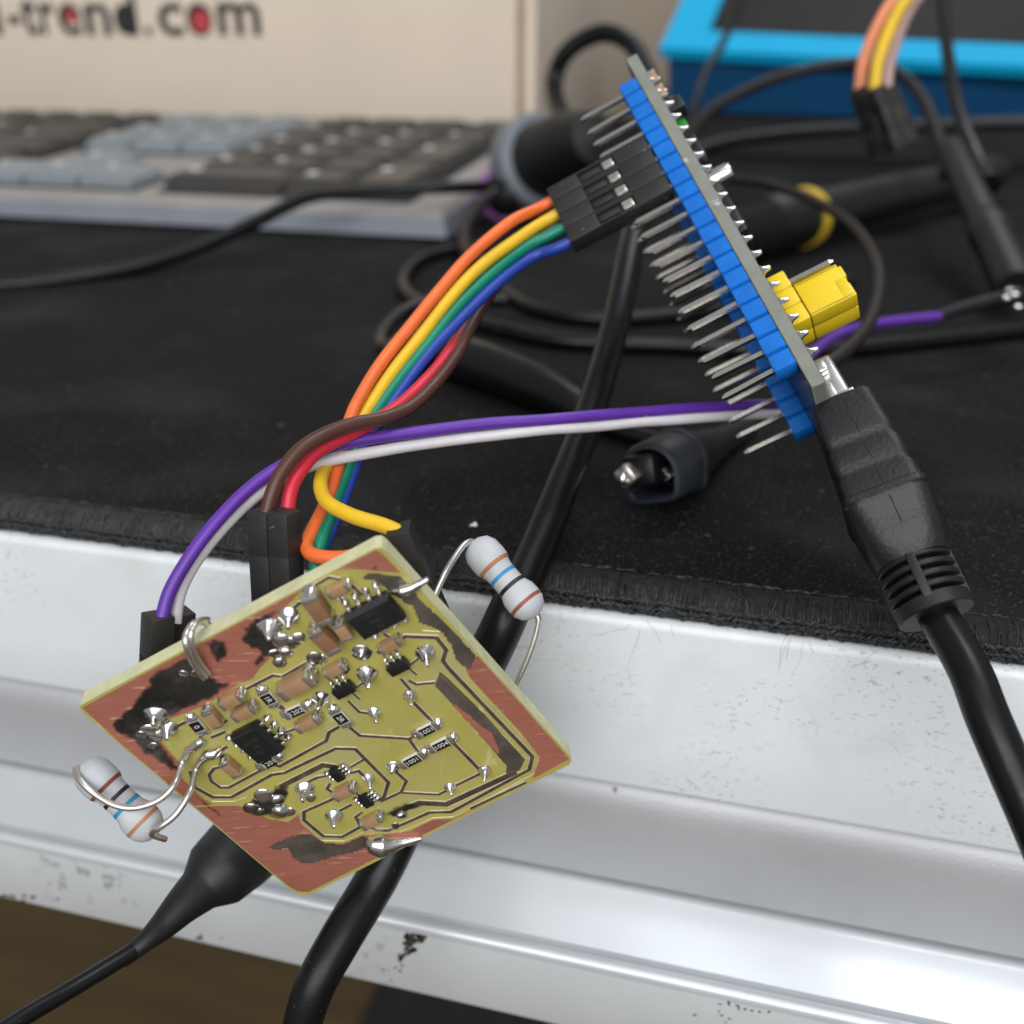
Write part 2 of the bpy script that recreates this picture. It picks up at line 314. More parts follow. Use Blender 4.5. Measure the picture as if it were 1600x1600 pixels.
def hair(o, d, L, curl, r=.018, n=5):
    p = o.copy(); pts = [p.copy()]; d = d.normalized()
    for k in range(n):
        d = (d + noise.noise_vector(p * 3 + V((k, 1, 2))) * curl + V((random.uniform(-1, 1), random.uniform(-1, 1), random.uniform(-1, 1))) * curl * .5).normalized(); p = p + d * (L / n); pts.append(p.copy())
    return tube(pts, r, n=3, sub=1, cap=False)
for k in range(5200):                      # frayed strands lying along the stitches
    s = random.gauss(.52, .13); s = min(.9, max(.1, s)); x = random.uniform(-118, 78)
    if noise.noise(V((x * .35, 0, 3))) < -.15 and random.random() < .7: continue
    y, z = hem(s, .28); y2, z2 = hem(min(1, s + .12), .28)
    geo.append(hair(V((x, y, z + .05)), V((random.uniform(-.25, .25), y2 - y, z2 - z)), random.uniform(.5, 1.3), .22, random.uniform(.008, .017), 4))
for k in range(2600):                      # fluff on the braid
    s = random.uniform(.62, .98); x = random.uniform(-118, 78); y, z = hem(s, .25)
    geo.append(hair(V((x, y - .2, z)), V((random.uniform(-1, 1), -random.random() * .5, random.uniform(-.5, .5))), random.uniform(.3, .8), .5, random.uniform(.007, .013), 4))
for k in range(1300):                      # the fuzzy stitch line a little further in, and lint on the cloth
    x = random.uniform(-118, 78); near = random.random() < .6
    y = 5.2 + random.gauss(0, .12) if near else random.uniform(5, 40)
    geo.append(hair(V((x, y, .04)), V((random.choice((-1, 1)), random.uniform(-.5, .5) * (.5 if near else 3), random.uniform(0, .12))), random.uniform(.4, 1.1), .35, .011, 4))
build('lint', geo, 'fuzz', mt, kind='stuff')
geo = []
for (x, y, L) in [(870, 950, 3), (985, 975, 4), (1000, 985, 6), (1240, 990, 3.5), (1255, 1000, 4), (1265, 990, 3), (1235, 1000, 5), (1372, 1015, 3), (1230, 985, 4), (700, 925, 2.5), (1050, 975, 2.5), (1010, 965, 3), (430, 880, 2), (330, 860, 2)]:
    geo.append(hair(onY(x, y, -1.2), V((random.uniform(-.5, .5), -.15, -.9)), L * 1.3, .5, .013, 10))
build('stray_hairs', geo, 'thread', mt, kind='stuff')
pp = onZ(740, 821, 0.22)
tag(build('paper_fleck', [prism([pp + V((-.55, -.1, 0)), pp + V((.5, 0, 0)), pp + V((.05, .95, .12))], V((0, 0, -.1)))], 'paper', smooth=0), 'tiny white triangular paper fleck on the black mat', 'paper fleck')
# ================================================================== BACKGROUND
# cardboard box
BY = 424.0
edge = onY(808, 100, BY).x
bx = thing('cardboard_box', 'large tan cardboard carton with printed web address behind the keyboard', 'box', (edge - 300, BY, 0))
build('front_panel', [box(Matrix(), (edge - 330, BY + 2, 130), (660, 4, 260), .6)], 'carton', bx)
sidem = Matrix.Translation((edge + 4.5, BY + 3, 0)) @ Matrix.Rotation(math.radians(1.5), 4, 'Z')
build('side_panel', [box(sidem, (1.5, 700, 130), (4, 1400, 260), .6)], 'carton', bx)
build('corner_fold', [tube([V((edge + 6.8, BY - .6, 0)), V((edge + 6.8, BY - .6, 260))], 3.4, n=10, sub=1)], 'carton', bx)
build('fold_core', [box(Matrix(), (edge + 2.2, BY + .5, 130), (2.4, 2.5, 259))], 'carton_core', bx)
build('back_panel', [box(Matrix(), (edge - 330, BY + 1402, 130), (660, 4, 260), .6)], 'carton', bx)
def on_box(x, y): return onY(x, y, BY - .05)
tm = fr(on_box(398, 57), V((1, 0, 0)), ZZ, V((0, -1, 0)))
pxmm = (on_box(408, 57) - on_box(0, 57)).length
def letters(s, x0, x1, ybase, h, red=False):
    g = text_geo(s, h, Matrix(), .05, 'LEFT', .02 * h)
    lo = min(v.x for v in g[0]); hi = max(v.x for v in g[0]); a = on_box(x0, ybase); b = on_box(x1, ybase); k = (b.x - a.x) / (hi - lo)
    base = a.lerp(b, .5); out = []
    for v in g[0]: out.append(V((a.x + (v.x - lo) * k, BY - .1 - v.z, a.z + (b.z - a.z) * 0 + v.y)))
    return build('printed_letter', [(out, g[1])], 'print_black', bx, smooth=0)
HT = 31.5
for ch, a, b in (('i', -8, 6), ('-', 17, 36), ('t', 38, 63), ('r', 67, 91), ('e', 95, 131), ('n', 137, 176), ('d', 182, 218), ('.', 228, 238), ('c', 250, 289), ('o', 294, 335), ('m', 343, 409)):
    letters(ch, a, b, 53 if ch in 'i-tre' else 54, HT)
for px, py, rr, m in ((111, 26, 3.4, 'print_red'), (314, 33, 5.2, 'print_red'), (197, 33, 5.6, 'print_black')):
    c = on_box(px, py); build('printed_dot', [lathe(fr(c, V((1, 0, 0)), ZZ, V((0, -1, 0))), [(-.02, rr), (.12, rr)], 20)], m, bx, smooth=0)
wall = build('wall', [box(Matrix(), (300, 2100, 300), (5000, 20, 2600))], 'carton_core', smooth=0); wall['kind'] = 'structure'
# keyboard
KX, KY = -78.0, 205.0
kb = thing('keyboard', 'full size black keyboard with grey arrow and navigation keys', 'keyboard', (KX - 220, KY + 78, 0))
TILT = math.radians(3.4)
KS = 1.18
KM = Matrix.Translation((KX, KY, 9.0)) @ Matrix.Rotation(TILT, 4, 'X')
vs = [V((-450, 0, 0)), V((0, 0, 0)), V((0, 188, 0)), V((-450, 188, 0))]
lowc = [V((-450, -3, 0)), V((3, -3, 0)), V((3, 188, 0)), V((-450, 188, 0))]
top = [KM @ (v + V((0, 3 if v.y == 0 else 0, 0))) for v in vs]; mid = [KM @ v + V((0, -1.5 if v.y == 0 else 0, -2.2)) for v in [V((-450, 0, 0)), V((2, 0, 0)), V((2, 188, 0)), V((-450, 188, 0))]]
bot = [V((v.x + KX, v.y + KY + (1.5 if v.y < 0 else 0), 1.0)) for v in lowc]
ring = lambda A, B, k: [[k + i, k + (i + 1) % 4, k + 4 + (i + 1) % 4, k + 4 + i] for i in range(4)]
build('case', [(bot + mid, ring(0, 0, 0) + [[3, 2, 1, 0]])], 'kb_lip', kb, smooth=30)
build('deck', [(mid + top, ring(0, 0, 0) + [[4, 5, 6, 7]])], 'kb_plate', kb, smooth=30)
def key_geo(w, h):
    a, b = (w * 19 - 1.2) / 2, (h * 19 - 1.2) / 2
    a *= KS; b *= KS
    vs = [V((sx * a, sy * b, 0)) for sx, sy in ((-1, -1), (1, -1), (1, 1), (-1, 1))] + [V((sx * (a - .9), sy * (b - .8), 3.4)) for sx, sy in ((-1, -1), (1, -1), (1, 1), (-1, 1))] + [V((sx * (a - 3.0), sy * (b - 3.0) + 1.0, 5.6)) for sx, sy in ((-1, -1), (1, -1), (1, 1), (-1, 1))] + [V((sx * (a - 4.4), sy * (b - 4.2) + 1.0, 5.3)) for sx, sy in ((-1, -1), (1, -1), (1, 1), (-1, 1))]
    fs = []
    for k in (0, 4, 8): fs += [[k + i, k + (i + 1) % 4, k + 4 + (i + 1) % 4, k + 4 + i] for i in range(4)]
    return vs, fs + [[12, 13, 14, 15]]
proto = {}
def well(x0, x1, y0, y1): build('key_well', [box(KM, (-(x0 + x1) / 2 * KS, (y0 + y1) / 2 * KS, .35), ((x1 - x0 + 1.5) * KS, (y1 - y0 + 1.5) * KS, .7))], 'key_well', kb, smooth=0)
def key(cx, cy, w=1, h=1, m='key_black'):   # cx, cy in mm from the right front corner
    cx *= KS; cy *= KS
    k = (w, h, m)
    if k not in proto:
        gv, gf = key_geo(w, h); proto[k] = build('key', [([KM @ (v + V((-cx, cy, 0))) for v in gv], gf)], m, kb, smooth=25); o = proto[k]; proto[k]['off'] = 0; KOFF[k] = WL[o.name] - (KM @ V((-cx, cy, 0)))
    else: o = copy_to(proto[k], (KM @ V((-cx, cy, 0))) + KOFF[k], kb)
    if m == 'key_black' and random.random() < .85 or m == 'key_grey':
        build('key_legend', [box(KM, (-cx - w * 19 * KS / 2 + 6 + random.uniform(-.3, .5), cy + 2.8, 5.5), (random.uniform(2.4, 4.4), 4.0, .14), .05, 1)], 'key_print', o, smooth=0)
    return o
KOFF = {}
r0 = 17.0                                   # front row centre
rows = [r0 + 19 * i for i in range(5)] + [r0 + 19 * 5 + 8]
# number pad
well(11, 87, 7.5, 102.5); well(11, 87, 110.5, 129.5); well(96, 153, 7.5, 26.5); well(115, 134, 26.5, 45.5); well(96, 153, 64.5, 102.5); well(96, 153, 110.5, 129.5); well(159, 360, 7.5, 102.5); well(159, 360, 110.5, 129.5)
c4 = [11 + 9.5 + 19 * i for i in range(4)]   # right to left
key(c4[0], (rows[0] + rows[1]) / 2, 1, 2); key(c4[1], rows[0]); key((c4[2] + c4[3]) / 2, rows[0], 2, 1)
for i in (1, 2, 3): key(c4[i], rows[1]); key(c4[i], rows[2]); key(c4[i], rows[3])
key(c4[0], (rows[2] + rows[3]) / 2, 1, 2)
for i in range(4): key(c4[i], rows[4]); key(c4[i], rows[5])
# arrows and navigation
n3 = [11 + 76 + 9 + 9.5 + 19 * i for i in range(3)]
for i in range(3): key(n3[i], rows[0], m='key_grey'); key(n3[i], rows[3], m='key_grey'); key(n3[i], rows[4], m='key_grey'); key(n3[i], rows[5], m='key_grey')
key(n3[1], rows[1], m='key_grey')
x0 = 11 + 76 + 9 + 57 + 6
for ri, (first, nk) in enumerate(((1.5, 8), (2.25, 8), (2.0, 8), (1.5, 8), (2.0, 8), (1, 8))):
    key(x0 + first * 9.5, rows[ri], first, 1)
    for i in range(nk): key(x0 + first * 19 + 9.5 + 19 * i, rows[ri])
# blue instrument, upper right
def inst(name, geo, m): return build(name, geo, m, ins)
e0 = P(1030, 90, 520); e1 = P(1620, 121, 470); ex = (e1 - e0).normalized()
ins = thing('blue_instrument', 'blue framed instrument with black screen at the back of the desk', 'instrument', (e0 + V((120, 60, -e0.z))))
ey_ = V((-ex.y, ex.x, 0)).normalized(); tl = math.radians(24); eu = ey_ * math.cos(tl) + ZZ * math.sin(tl); en = ex.cross(eu)
IM = fr(e0, ex, eu, en); Wd, Hd = 330, 200
def frame_geo(m, W, H, t, z0, z1):
    o = [(0, 0), (W, 0), (W, H), (0, H)]; i = [(t, t), (W - t, t), (W - t, H - t), (t, H - t)]
    vs = [m @ V((*p, z)) for z in (z0, z1) for p in o + i]
    fs = []
    for k in range(4):
        l = (k + 1) % 4; fs += [[8 + k, 8 + l, 12 + l, 12 + k], [k, 8 + k, 8 + l, l][::-1], [4 + k, 4 + l, 12 + l, 12 + k], [k, l, 4 + l, 4 + k]]
    return vs, fs
inst('bezel', [frame_geo(IM, Wd, Hd, 21, 0, 5)], 'cyan_plastic')
inst('screen', [box(IM, (Wd / 2, Hd / 2, 1.5), (Wd - 38, Hd - 38, 1.5))], 'screen')
def gz(x, y, z=None): v = IM @ V((x, y, 0)); return V((v.x, v.y, z if z is not None else v.z))
a0, a1, a2, a3 = gz(4, 3), gz(Wd - 4, 3), gz(Wd - 4, Hd - 3), gz(4, Hd - 3)
q = [a0, a1, a2, a3]; b4 = [V((v.x, v.y, 20)) - (ey_ * -10 if i < 2 else V((0, 0, 0))) for i, v in enumerate(q)]
inst('case', [(q + b4, [[0, 1, 2, 3], [7, 6, 5, 4], [0, 4, 5, 1], [1, 5, 6, 2], [2, 6, 7, 3], [3, 7, 4, 0]])], 'navy_plastic')
b5 = [v + ey_ * 4 for v in b4[:2]] + [v - ey_ * 4 for v in b4[2:]]; b6 = [V((v.x, v.y, 0.1)) for v in b5]
inst('base', [(b5 + b6, [[0, 1, 2, 3], [7, 6, 5, 4], [0, 4, 5, 1], [1, 5, 6, 2], [2, 6, 7, 3], [3, 7, 4, 0]])], 'dark_rubber')
# ------------------------------------------------------------------ loose cables and probes
def cable(name, label, pts, r, m='cable_black', cat='cable', n=12, flat=1):
    o = build(name, [tube(pts, r, n=n, sub=8, flat=flat)], m); tag(o, label, cat); return o
def zp(l, z): return [onZ(x, y, z) for x, y in l]
cable('black_cable', 'thin black cable running over the keyboard from the left edge', [P(-60, 450, 262), P(60, 441, 266), P(200, 421, 275), P(300, 391, 285), P(400, 346, 296), P(450, 321, 303), P(500, 304, 309), P(600, 296, 315), P(700, 293, 318), P(765, 291, 332), P(800, 288, 352)], 2.0)
pc0, pc1 = P(832, 258, 350), P(945, 208, 312)
PCM = axis_frame(pc0, pc1 - pc0)
con = thing('probe_connector', 'fat black round connector with grey collar and purple ring', 'connector', (pc0.x, pc0.y, 0))
build('collar', [lathe(PCM, [(-3, 11), (-2.5, 15.2), (-1, 16.2), (5, 16.2), (7, 15.6), (8, 13.8), (8, 11)], 36)], 'grey_ring', con)
build('body', [lathe(PCM, [(-14, 7.5), (-13, 9), (-3, 10.2), (6, 12.8), (12, 12.4), (26, 11.5), (38, 8), (40, 0)], 36)], 'matt_black', con)
RGM = axis_frame(P(784, 304, 350), pc1 - pc0)
build('marker_ring', [lathe(RGM, [(-2, 7), (-1.8, 9.2), (1.8, 9.2), (2, 7), (-2, 7)], 32)], 'purple_ring', con)
build('rear_sleeve', [tube([RGM @ V((0, 0, -3)), RGM @ V((0, 0, 3)), PCM @ V((0, 0, -2)), PCM @ V((0, 0, 2))], [7.4, 7.6, 9, 9.5], 20)], 'matt_black', con)
build('cable_tail', [tube([PCM @ V((0, 2, 26)), P(882, 192, 345), P(865, 135, 360), P(885, 82, 356), P(938, 52, 350), P(985, 68, 345), P(1010, 115, 342), P(1040, 190, 345), P(1075, 250, 380)], 3.1, 14)], 'cable_black', con)
cable('black_cable', 'dark cable curling down beside the purple ring', [P(775, 300, 325), P(752, 318, 318), P(733, 345, 305), P(725, 375, 290), P(735, 400, 276), P(770, 415, 268)], 1.9, 'cable_brown')
cable('black_cable', 'long black cable looping left then right across the mat', zp([(760, 385), (700, 392), (655, 408), (631, 435), (640, 462), (690, 488), (784, 514), (847, 529), (925, 537), (1050, 541), (1150, 546), (1300, 546), (1450, 533), (1650, 510)], 1.7), 1.65)
cable('black_cable', 'black cable lying in a shallow curve behind the ribbon wires', zp([(740, 425), (794, 459), (831, 480), (878, 493), (940, 499), (1000, 497), (1080, 490), (1200, 470), (1330, 440)], 1.7), 1.6)
cable('probe_cable', 'upper black cable stretched toward the right edge', [P(1040, 262, 400), P(1110, 229, 410), P(1200, 213, 418), P(1330, 201, 422), P(1500, 194, 420), P(1660, 191, 410)], 2.6)
cable('probe_cable', 'thin dark cable arching up in front of the blue instrument', [P(1060, 240, 350), P(1090, 192, 352), P(1130, 160, 355), P(1200, 127, 360), P(1270, 107, 362), P(1340, 98, 360), P(1400, 113, 352), P(1440, 152, 340), P(1465, 212, 325), P(1478, 275, 310)], 2.0, 'cable_brown')
cable('probe_cable', 'thin brown black cable ring beside the yellow jumper', [P(1100, 285, 260), P(1150, 281, 250), P(1205, 289, 240), P(1270, 313, 225), P(1330, 350, 208), P(1366, 402, 192), P(1373, 452, 180), P(1355, 510, 168), P(1312, 556, 160), P(1255, 590, 156)], 1.15, 'cable_brown')
cable('probe_cable', 'thin black cord crossing the cyan frame of the instrument', [P(1168, -40, 430), P(1150, 20, 428), P(1125, 75, 420), P(1100, 120, 410), P(1085, 170, 400), P(1070, 230, 392)], 1.6)
tilted = cable('probe_cable', 'glossy grey black cable dropping from the top right corner', [P(1470, -60, 330), P(1476, 40, 322), P(1488, 130, 312), P(1505, 195, 302), P(1530, 255, 290), P(1545, 290, 280)], [2.0, 2.0, 2.0, 2.0, 2.4, 3.4])
# probe lying across with yellow rings
a, b = onZ(1120, 372, 8.7), onZ(1560, 268, 11); PM = axis_frame(a, b - a); Lp = (b - a).length
yp = thing('oscilloscope_probe', 'thick black probe with yellow ring lying behind the board', 'probe', ((a + b) / 2 - V((0, 0, 7))))
build('grip', [lathe(PM, [(0, 4), (1, 8.2)] + [(2 + i * 2.2 + d, 8.4 - (.5 if d > 1.1 else 0)) for i in range(10) for d in (0, 1.2, 1.3, 2.1)] + [(26, 8.6), (41, 8.3)], 24)], 'matt_black', yp)
build('marker_ring', [lathe(PM, [(40.5, 6), (40.6, 8.9), (44.2, 8.9), (44.5, 6)], 28)], 'yellow_ring', yp)
build('barrel', [lathe(PM, [(44, 6), (44.2, 7.5), (60, 7.2), (Lp - 8, 6.4), (Lp, 5), (Lp, 0)], 24)], 'matt_black', yp)
a, b = P(1482, 225, 292), P(1588, 452, 232); PM = axis_frame(a, b - a); Lp = (b - a).length
dp = thing('oscilloscope_probe', 'black probe leaning down at the right edge with bare metal end', 'probe', ((a + b) / 2 - V((0, 0, 10))))
build('barrel', [lathe(PM, [(0, 2), (3, 3.4), (Lp * .55, 4.1), (Lp * .6, 4.1), (Lp * .62, 5.0), (Lp * .68, 5.2), (Lp * .7, 4.6), (Lp - 2, 5.0), (Lp, 4.6), (Lp, 0)], 24)], 'matt_black', dp)
build('ground_socket', [box(axis_frame(P(1583, 462, 224), b - a), (0, 0, 0), (3.4, 3.0, 3.2), .5)], 'dull_solder', dp)
# purple test lead end
pl = thing('purple_lead', 'purple lead ending in black heat shrink at the right', 'lead', onZ(1400, 505, 0))
build('insulation', [tube([P(1262, 560, 176), P(1300, 527, 186), P(1345, 510, 190), P(1400, 501, 194), P(1468, 494, 198)], .95, 12)], 'wire_purple', pl)
build('heat_shrink', [tube([P(1466, 494, 198), P(1510, 480, 202), P(1560, 468, 206), P(1595, 462, 210)], [1.1, 1.3, 1.5, 1.5], 12)], 'matt_black', pl)
for i, (x, y) in enumerate([(1572, 466), (1585, 461), (1590, 480)]): build('contact', [box(axis_frame(P(x, y, 203), ex), (0, 0, 0), (1.6, 1.2, 1.4), .3)], 'solder', pl)
# fat probe under the ribbon
fp = thing('test_probe', 'smooth fat black probe handle lying under the ribbon wires', 'probe', onZ(780, 590, 0))
fr_ = [2.2, 3.8, 4.4, 4.5, 4.1, 3.2, 1.9, 1.5, 1.4]
build('barrel', [tube([onZ(x, y, q + .1) for (x, y), q in zip([(610, 528), (650, 540), (700, 556), (760, 574), (830, 600), (890, 630), (945, 660), (985, 678), (1030, 690)], fr_)], fr_, 20)], 'cable_black', fp)
build('cable_tail', [tube([P(625, 533, 195), P(603, 548, 190), P(597, 530, 196), P(618, 499, 205), P(655, 477, 212), P(720, 468, 218), P(790, 470, 220)], 1.5, 12)], 'cable_black', fp)
# hook tip of a probe facing the camera
a = P(1014, 744, 137.5); b = a + (RT * 4.5 + UP * 2.0 + FW * 7.0) * 3; HM = axis_frame(a, b - a, FW * -1); 
ht = thing('probe_hook_tip', 'blue black probe hook tip lying on the mat near its edge', 'probe tip', onZ(1030, 790, 0))
def drim(m, r, z, n=32, flatb=0.86):
    out = []
    for j in range(n):
        an = 2 * math.pi * j / n; v = UP * math.sin(an) + RT * math.cos(an); x = math.cos(an) * r; y = math.sin(an) * r
        if y < 0: k = 4.5; e = 2 / k; x = math.copysign(abs(math.cos(an)) ** e, x) * r * .93; y = -abs(math.sin(an)) ** e * r * flatb
        out.append(m @ V((x, y, z)))
    return out
ax = (b - a).normalized(); hx = (RT - ax * RT.dot(ax)).normalized(); hy = ax.cross(hx); hy = hy if hy.dot(UP) > 0 else -hy
rt_ = Matrix.Rotation(math.radians(-14), 3, ax); hx = rt_ @ hx; hy = rt_ @ hy
HM = fr(a, hx, hy, ax)
def loops(ls, closed_end=True):
    n = len(ls[0]); vs = [v for l in ls for v in l]; fs = []
    for i in range(len(ls) - 1):
        for j in range(n): k = (j + 1) % n; fs.append([i * n + j, i * n + k, (i + 1) * n + k, (i + 1) * n + j])
    if closed_end: fs.append([(len(ls) - 1) * n + j for j in range(n)])
    return vs, fs
build('sleeve', [loops([drim(HM, 3.5, 9), drim(HM, 3.5, .3), drim(HM, 3.75, 0), drim(HM, 4.35, 0.1), drim(HM, 4.6, .5), drim(HM, 4.7, 9.2)])], 'probe_blue_black', ht)
build('rear_barrel', [loops([drim(HM, 4.3, 9.0), drim(HM, 3.9, 12), drim(HM, 2.2, 26), drim(HM, 1.6, 40)])], 'matt_black', ht)
build('sleeve_flange', [loops([drim(HM, 4.0, 8.2), drim(HM, 4.95, 8.3), drim(HM, 5.05, 8.7), drim(HM, 4.95, 9.4), drim(HM, 4.0, 9.5)])], 'probe_blue_black', ht)
build('plunger', [box(HM @ Matrix.Rotation(.12, 4, 'X'), (-.6, .9, 3.4), (5.0, 4.5, 11), 1.0)], 'cable_black', ht)
build('spring', [tube([HM @ V((1.6 + .85 * math.cos(t * .8), -.2 + .85 * math.sin(t * .8), .3 + t * .11)) for t in range(40)], .17, 6, 1)], 'dull_solder', ht)
build('tip_contact', [box(HM @ Matrix.Rotation(.5, 4, 'Z'), (-1.2, 1.7, -2.6), (2.7, 2.7, 1.8), .5)], 'tin_lead', ht)
build('tip_hook', [tube([HM @ V((-1.6, 1.3, -2.9)), HM @ V((-1.9, 1.0, -3.6)), HM @ V((-2.0, .4, -3.8)), HM @ V((-1.6, .0, -3.4))], [.5, .65, .6, .4], 10)], 'solder', ht)
# ================================================================== CONTROLLER BOARD (seen on edge)
BO = V((6.932, 40.845, 53.414))
BX, BYv, BZ = V((0.48275, -0.69466, -0.53329)), V((0.20090, 0.68055, -0.70462)), V((0.85240, 0.23301, 0.46809))
BM = fr(BO, BX, BYv, BZ); BI = BM.inverted()
def Bp(px, py, y):                          # point of the plane y = const of the board under a pixel
    o = BI @ CAM; d = BI.to_3x3() @ ray(px, py); t = (y - o.y) / d.y; return o + d * t
PT = 2.54; LN = PT * 19
cb = thing('controller_board', 'narrow grey edged controller board with two blue pin headers hanging in the air', 'circuit board', BM @ V((LN / 2, 7.6, 0)))
OH = 4.85
build('board', [box(BM, (LN / 2, 7.62, .8), (LN + 2 * OH, 17.9, 1.58), .12, 1)], 'pcb_grey', cb)
build('solder_mask', [box(BM, (LN / 2, 7.62, 1.615), (LN + 2 * OH - .3, 17.5, .03))], 'pcb_mask', cb)
build('solder_mask', [box(BM, (LN / 2, 7.62, -.02), (LN + 2 * OH - .3, 17.5, .03))], 'pcb_mask', cb)
def pin_geo(m, c, z0, z1, r=.28):
    t = .5 if z1 > z0 else -.5
    sq = lambda q, z: [m @ (V(c) + V((sx * q, sy * q, z))) for sx, sy in ((-1, -1), (1, -1), (1, 1), (-1, 1))]
    ch = r * .93
    vs = sq(r, z0) + sq(r, z1 - t) + sq(r * .45, z1); fs = []
    for k in (0, 4): fs += [[k + i, k + (i + 1) % 4, k + 4 + (i + 1) % 4, k + 4 + i] for i in range(4)]
    return vs, fs + [[8, 9, 10, 11], [3, 2, 1, 0]]
for row, yy in enumerate((0.0, 15.24)):
    hd = thing_loc = None
    geo = []
    for i in range(20):
        jz = random.uniform(-.05, .04); jy = random.uniform(-.03, .03)
        cx = i * PT
        # octagonal block: chamfers leave a V notch between neighbours
        h = PT / 2 - .015; c = .42
        oct_ = [(-h, -h + c), (-h + c * .55, -h), (h - c * .55, -h), (h, -h + c), (h, h - c), (h - c * .55, h), (-h + c * .55, h), (-h, h - c)]
        vs = [BM @ V((cx + x, yy + y + jy, -.06)) for x, y in oct_] + [BM @ V((cx + x, yy + y + jy, -2.3 + jz)) for x, y in oct_] + [BM @ V((cx + x * .93, yy + y * .93 + jy, -2.48 + jz)) for x, y in oct_]
        fs = [list(range(8))[::-1], list(range(16, 24))]
        for k in (0, 8): fs += [[k + j, k + (j + 1) % 8, k + 8 + (j + 1) % 8, k + 8 + j] for j in range(8)]
        geo.append((vs, fs))
    hd = build('pin_header', geo, 'header_blue', cb, smooth=30)
    p0 = None; tpt = None
    for i in range(20):
        if row == 1 and i < 6: pass
        bend = (i == 19 and row == 0)
        m = BM @ Matrix.Translation((i * PT, yy, 0)) @ Matrix.Rotation(random.uniform(-.012, .012) + (.0), 4, 'X') @ Matrix.Rotation(random.uniform(-.02, .02) + (-.05 if bend else 0), 4, 'Y')
        build('pin', [pin_geo(m, (0, 0, 0), -2.2, -8.75)], 'pin_metal', hd, smooth=0)
        build('pin_joint', [lathe(BM @ Matrix.Translation((i * PT, yy, 1.64)), [(0, .85), (.15, .72), (.45, .42), (.9, .33), (1.15, .26), (1.25, .0)], 10)], 'solder', hd)
# components on the far face, seen past the edge
def comp(name, px, py, y, s, m, bev=.1, dz=0, dy=0):
    l = Bp(px, py, y); return build(name, [box(BM, (l.x, y + dy, 1.66 + s[2] / 2 + dz), s, bev)], m, cb)
for px, py in ((1024, 122), (1036, 145)):
    o = comp('ceramic_capacitor', px, py, .2, (1.9, 1.2, .95), 'cap_brown')
    l = Bp(px, py, .2)
    for sgn in (-1, 1): build('end_cap', [box(BM, (l.x + sgn * .95, .2, 1.66 + .5), (.35, 1.26, 1.0), .08)], 'tin_lead', o)
comp('inductor', 1052, 172, 1.2, (2.4, 2.2, 2.3), 'chip_body', .3); comp('status_light', 1064, 190, 2.6, (3.0, 1.0, 1.6), 'green_led', .2); comp('status_light', 1052, 158, 2.5, (1.0, 1.0, 1.9), 'red_bit', .2)
comp('regulator_chip', 1095, 240, 2.5, (4.2, 3.6, 1.5), 'chip_body', .12); comp('main_chip', 1160, 350, 7.5, (9, 9, 1.6), 'chip_body', .15)
l = Bp(1118, 272, 2.2); build('crystal_can', [lathe(BM @ Matrix.Translation((l.x, 3.0, 1.66)), [(0, 1.45), (.3, 1.45), (.32, 1.25), (3.0, 1.25), (3.35, 1.1), (3.5, .8), (3.5, 0)], 28)], 'can', cb)
# jumper header and its yellow caps
JX = 36.6
jh = build('jumper_header', [box(BM, (JX + PT * k, 3.2 + PT * j, 1.64 + 1.27), (PT - .02, PT - .02, PT), .22, 2) for k in range(3) for j in range(2)], 'jumper_yellow', cb)
for k in range(3):
    for j in range(2): build('pin', [pin_geo(BM, (JX + PT * k, 3.2 + PT * j, 0), 3.6, 9.7, .29)], 'pin_metal', jh, smooth=0)
for j, lab in enumerate(('nearer yellow jumper cap bridging two pins of the board', 'farther yellow jumper cap mostly hidden behind the nearer one')):
    yc = 3.2 + PT * j; cx = JX + PT * 1.5
    jc = thing('jumper_shunt', lab, 'jumper', BM @ V((cx, yc, 4)))
    jc['group'] = 'yellow jumper caps'
    g = [box(BM, (cx, yc - 1.0, 6.9), (4.95, .5, 5.2), .18), box(BM, (cx, yc + 1.0, 6.9), (4.95, .5, 5.2), .18), box(BM, (cx - 2.25, yc, 6.9), (.5, 2.5, 5.2), .15), box(BM, (cx + 2.25, yc, 6.9), (.5, 2.5, 5.2), .15),
         box(BM, (cx, yc, 5.3), (4.4, 1.6, 1.8), .1), box(BM, (cx + .9, yc - 1.15, 9.0), (2.6, .35, 1.2), .12), box(BM, (cx - 1.3, yc, 9.6), (1.6, 2.2, .6), .15), box(BM, (cx + 1.5, yc, 9.5), (1.9, 2.4, .5), .15)]
    build('cover', g, 'jumper_yellow', jc)
    build('clip', [box(BM, (cx - .2, yc - .2, 9.2), (1.6, 1.0, .9), .2)], 'dull_solder', jc)
# micro usb socket
ss = build('usb_socket', [box(BM, (LN + 1.9, 7.62, 2.95), (6.2, 7.8, 2.5), .5, 3)], 'shell', cb)
build('shell_tab', [box(BM, (LN + .6, 3.2, 2.4), (1.5, 1.2, 1.4), .2), box(BM, (LN + 4.6, 3.5, 3.0), (.7, .5, 3.0), .2), box(BM, (LN + 3.6, 3.55, 2.2), (2.2, .5, 1.0), .15)], 'shell', ss)
build('plug_tongue', [box(BM, (LN + 6.4, 7.62, 3.0), (4.0, 6.8, 1.8), .3)], 'shell', ss)
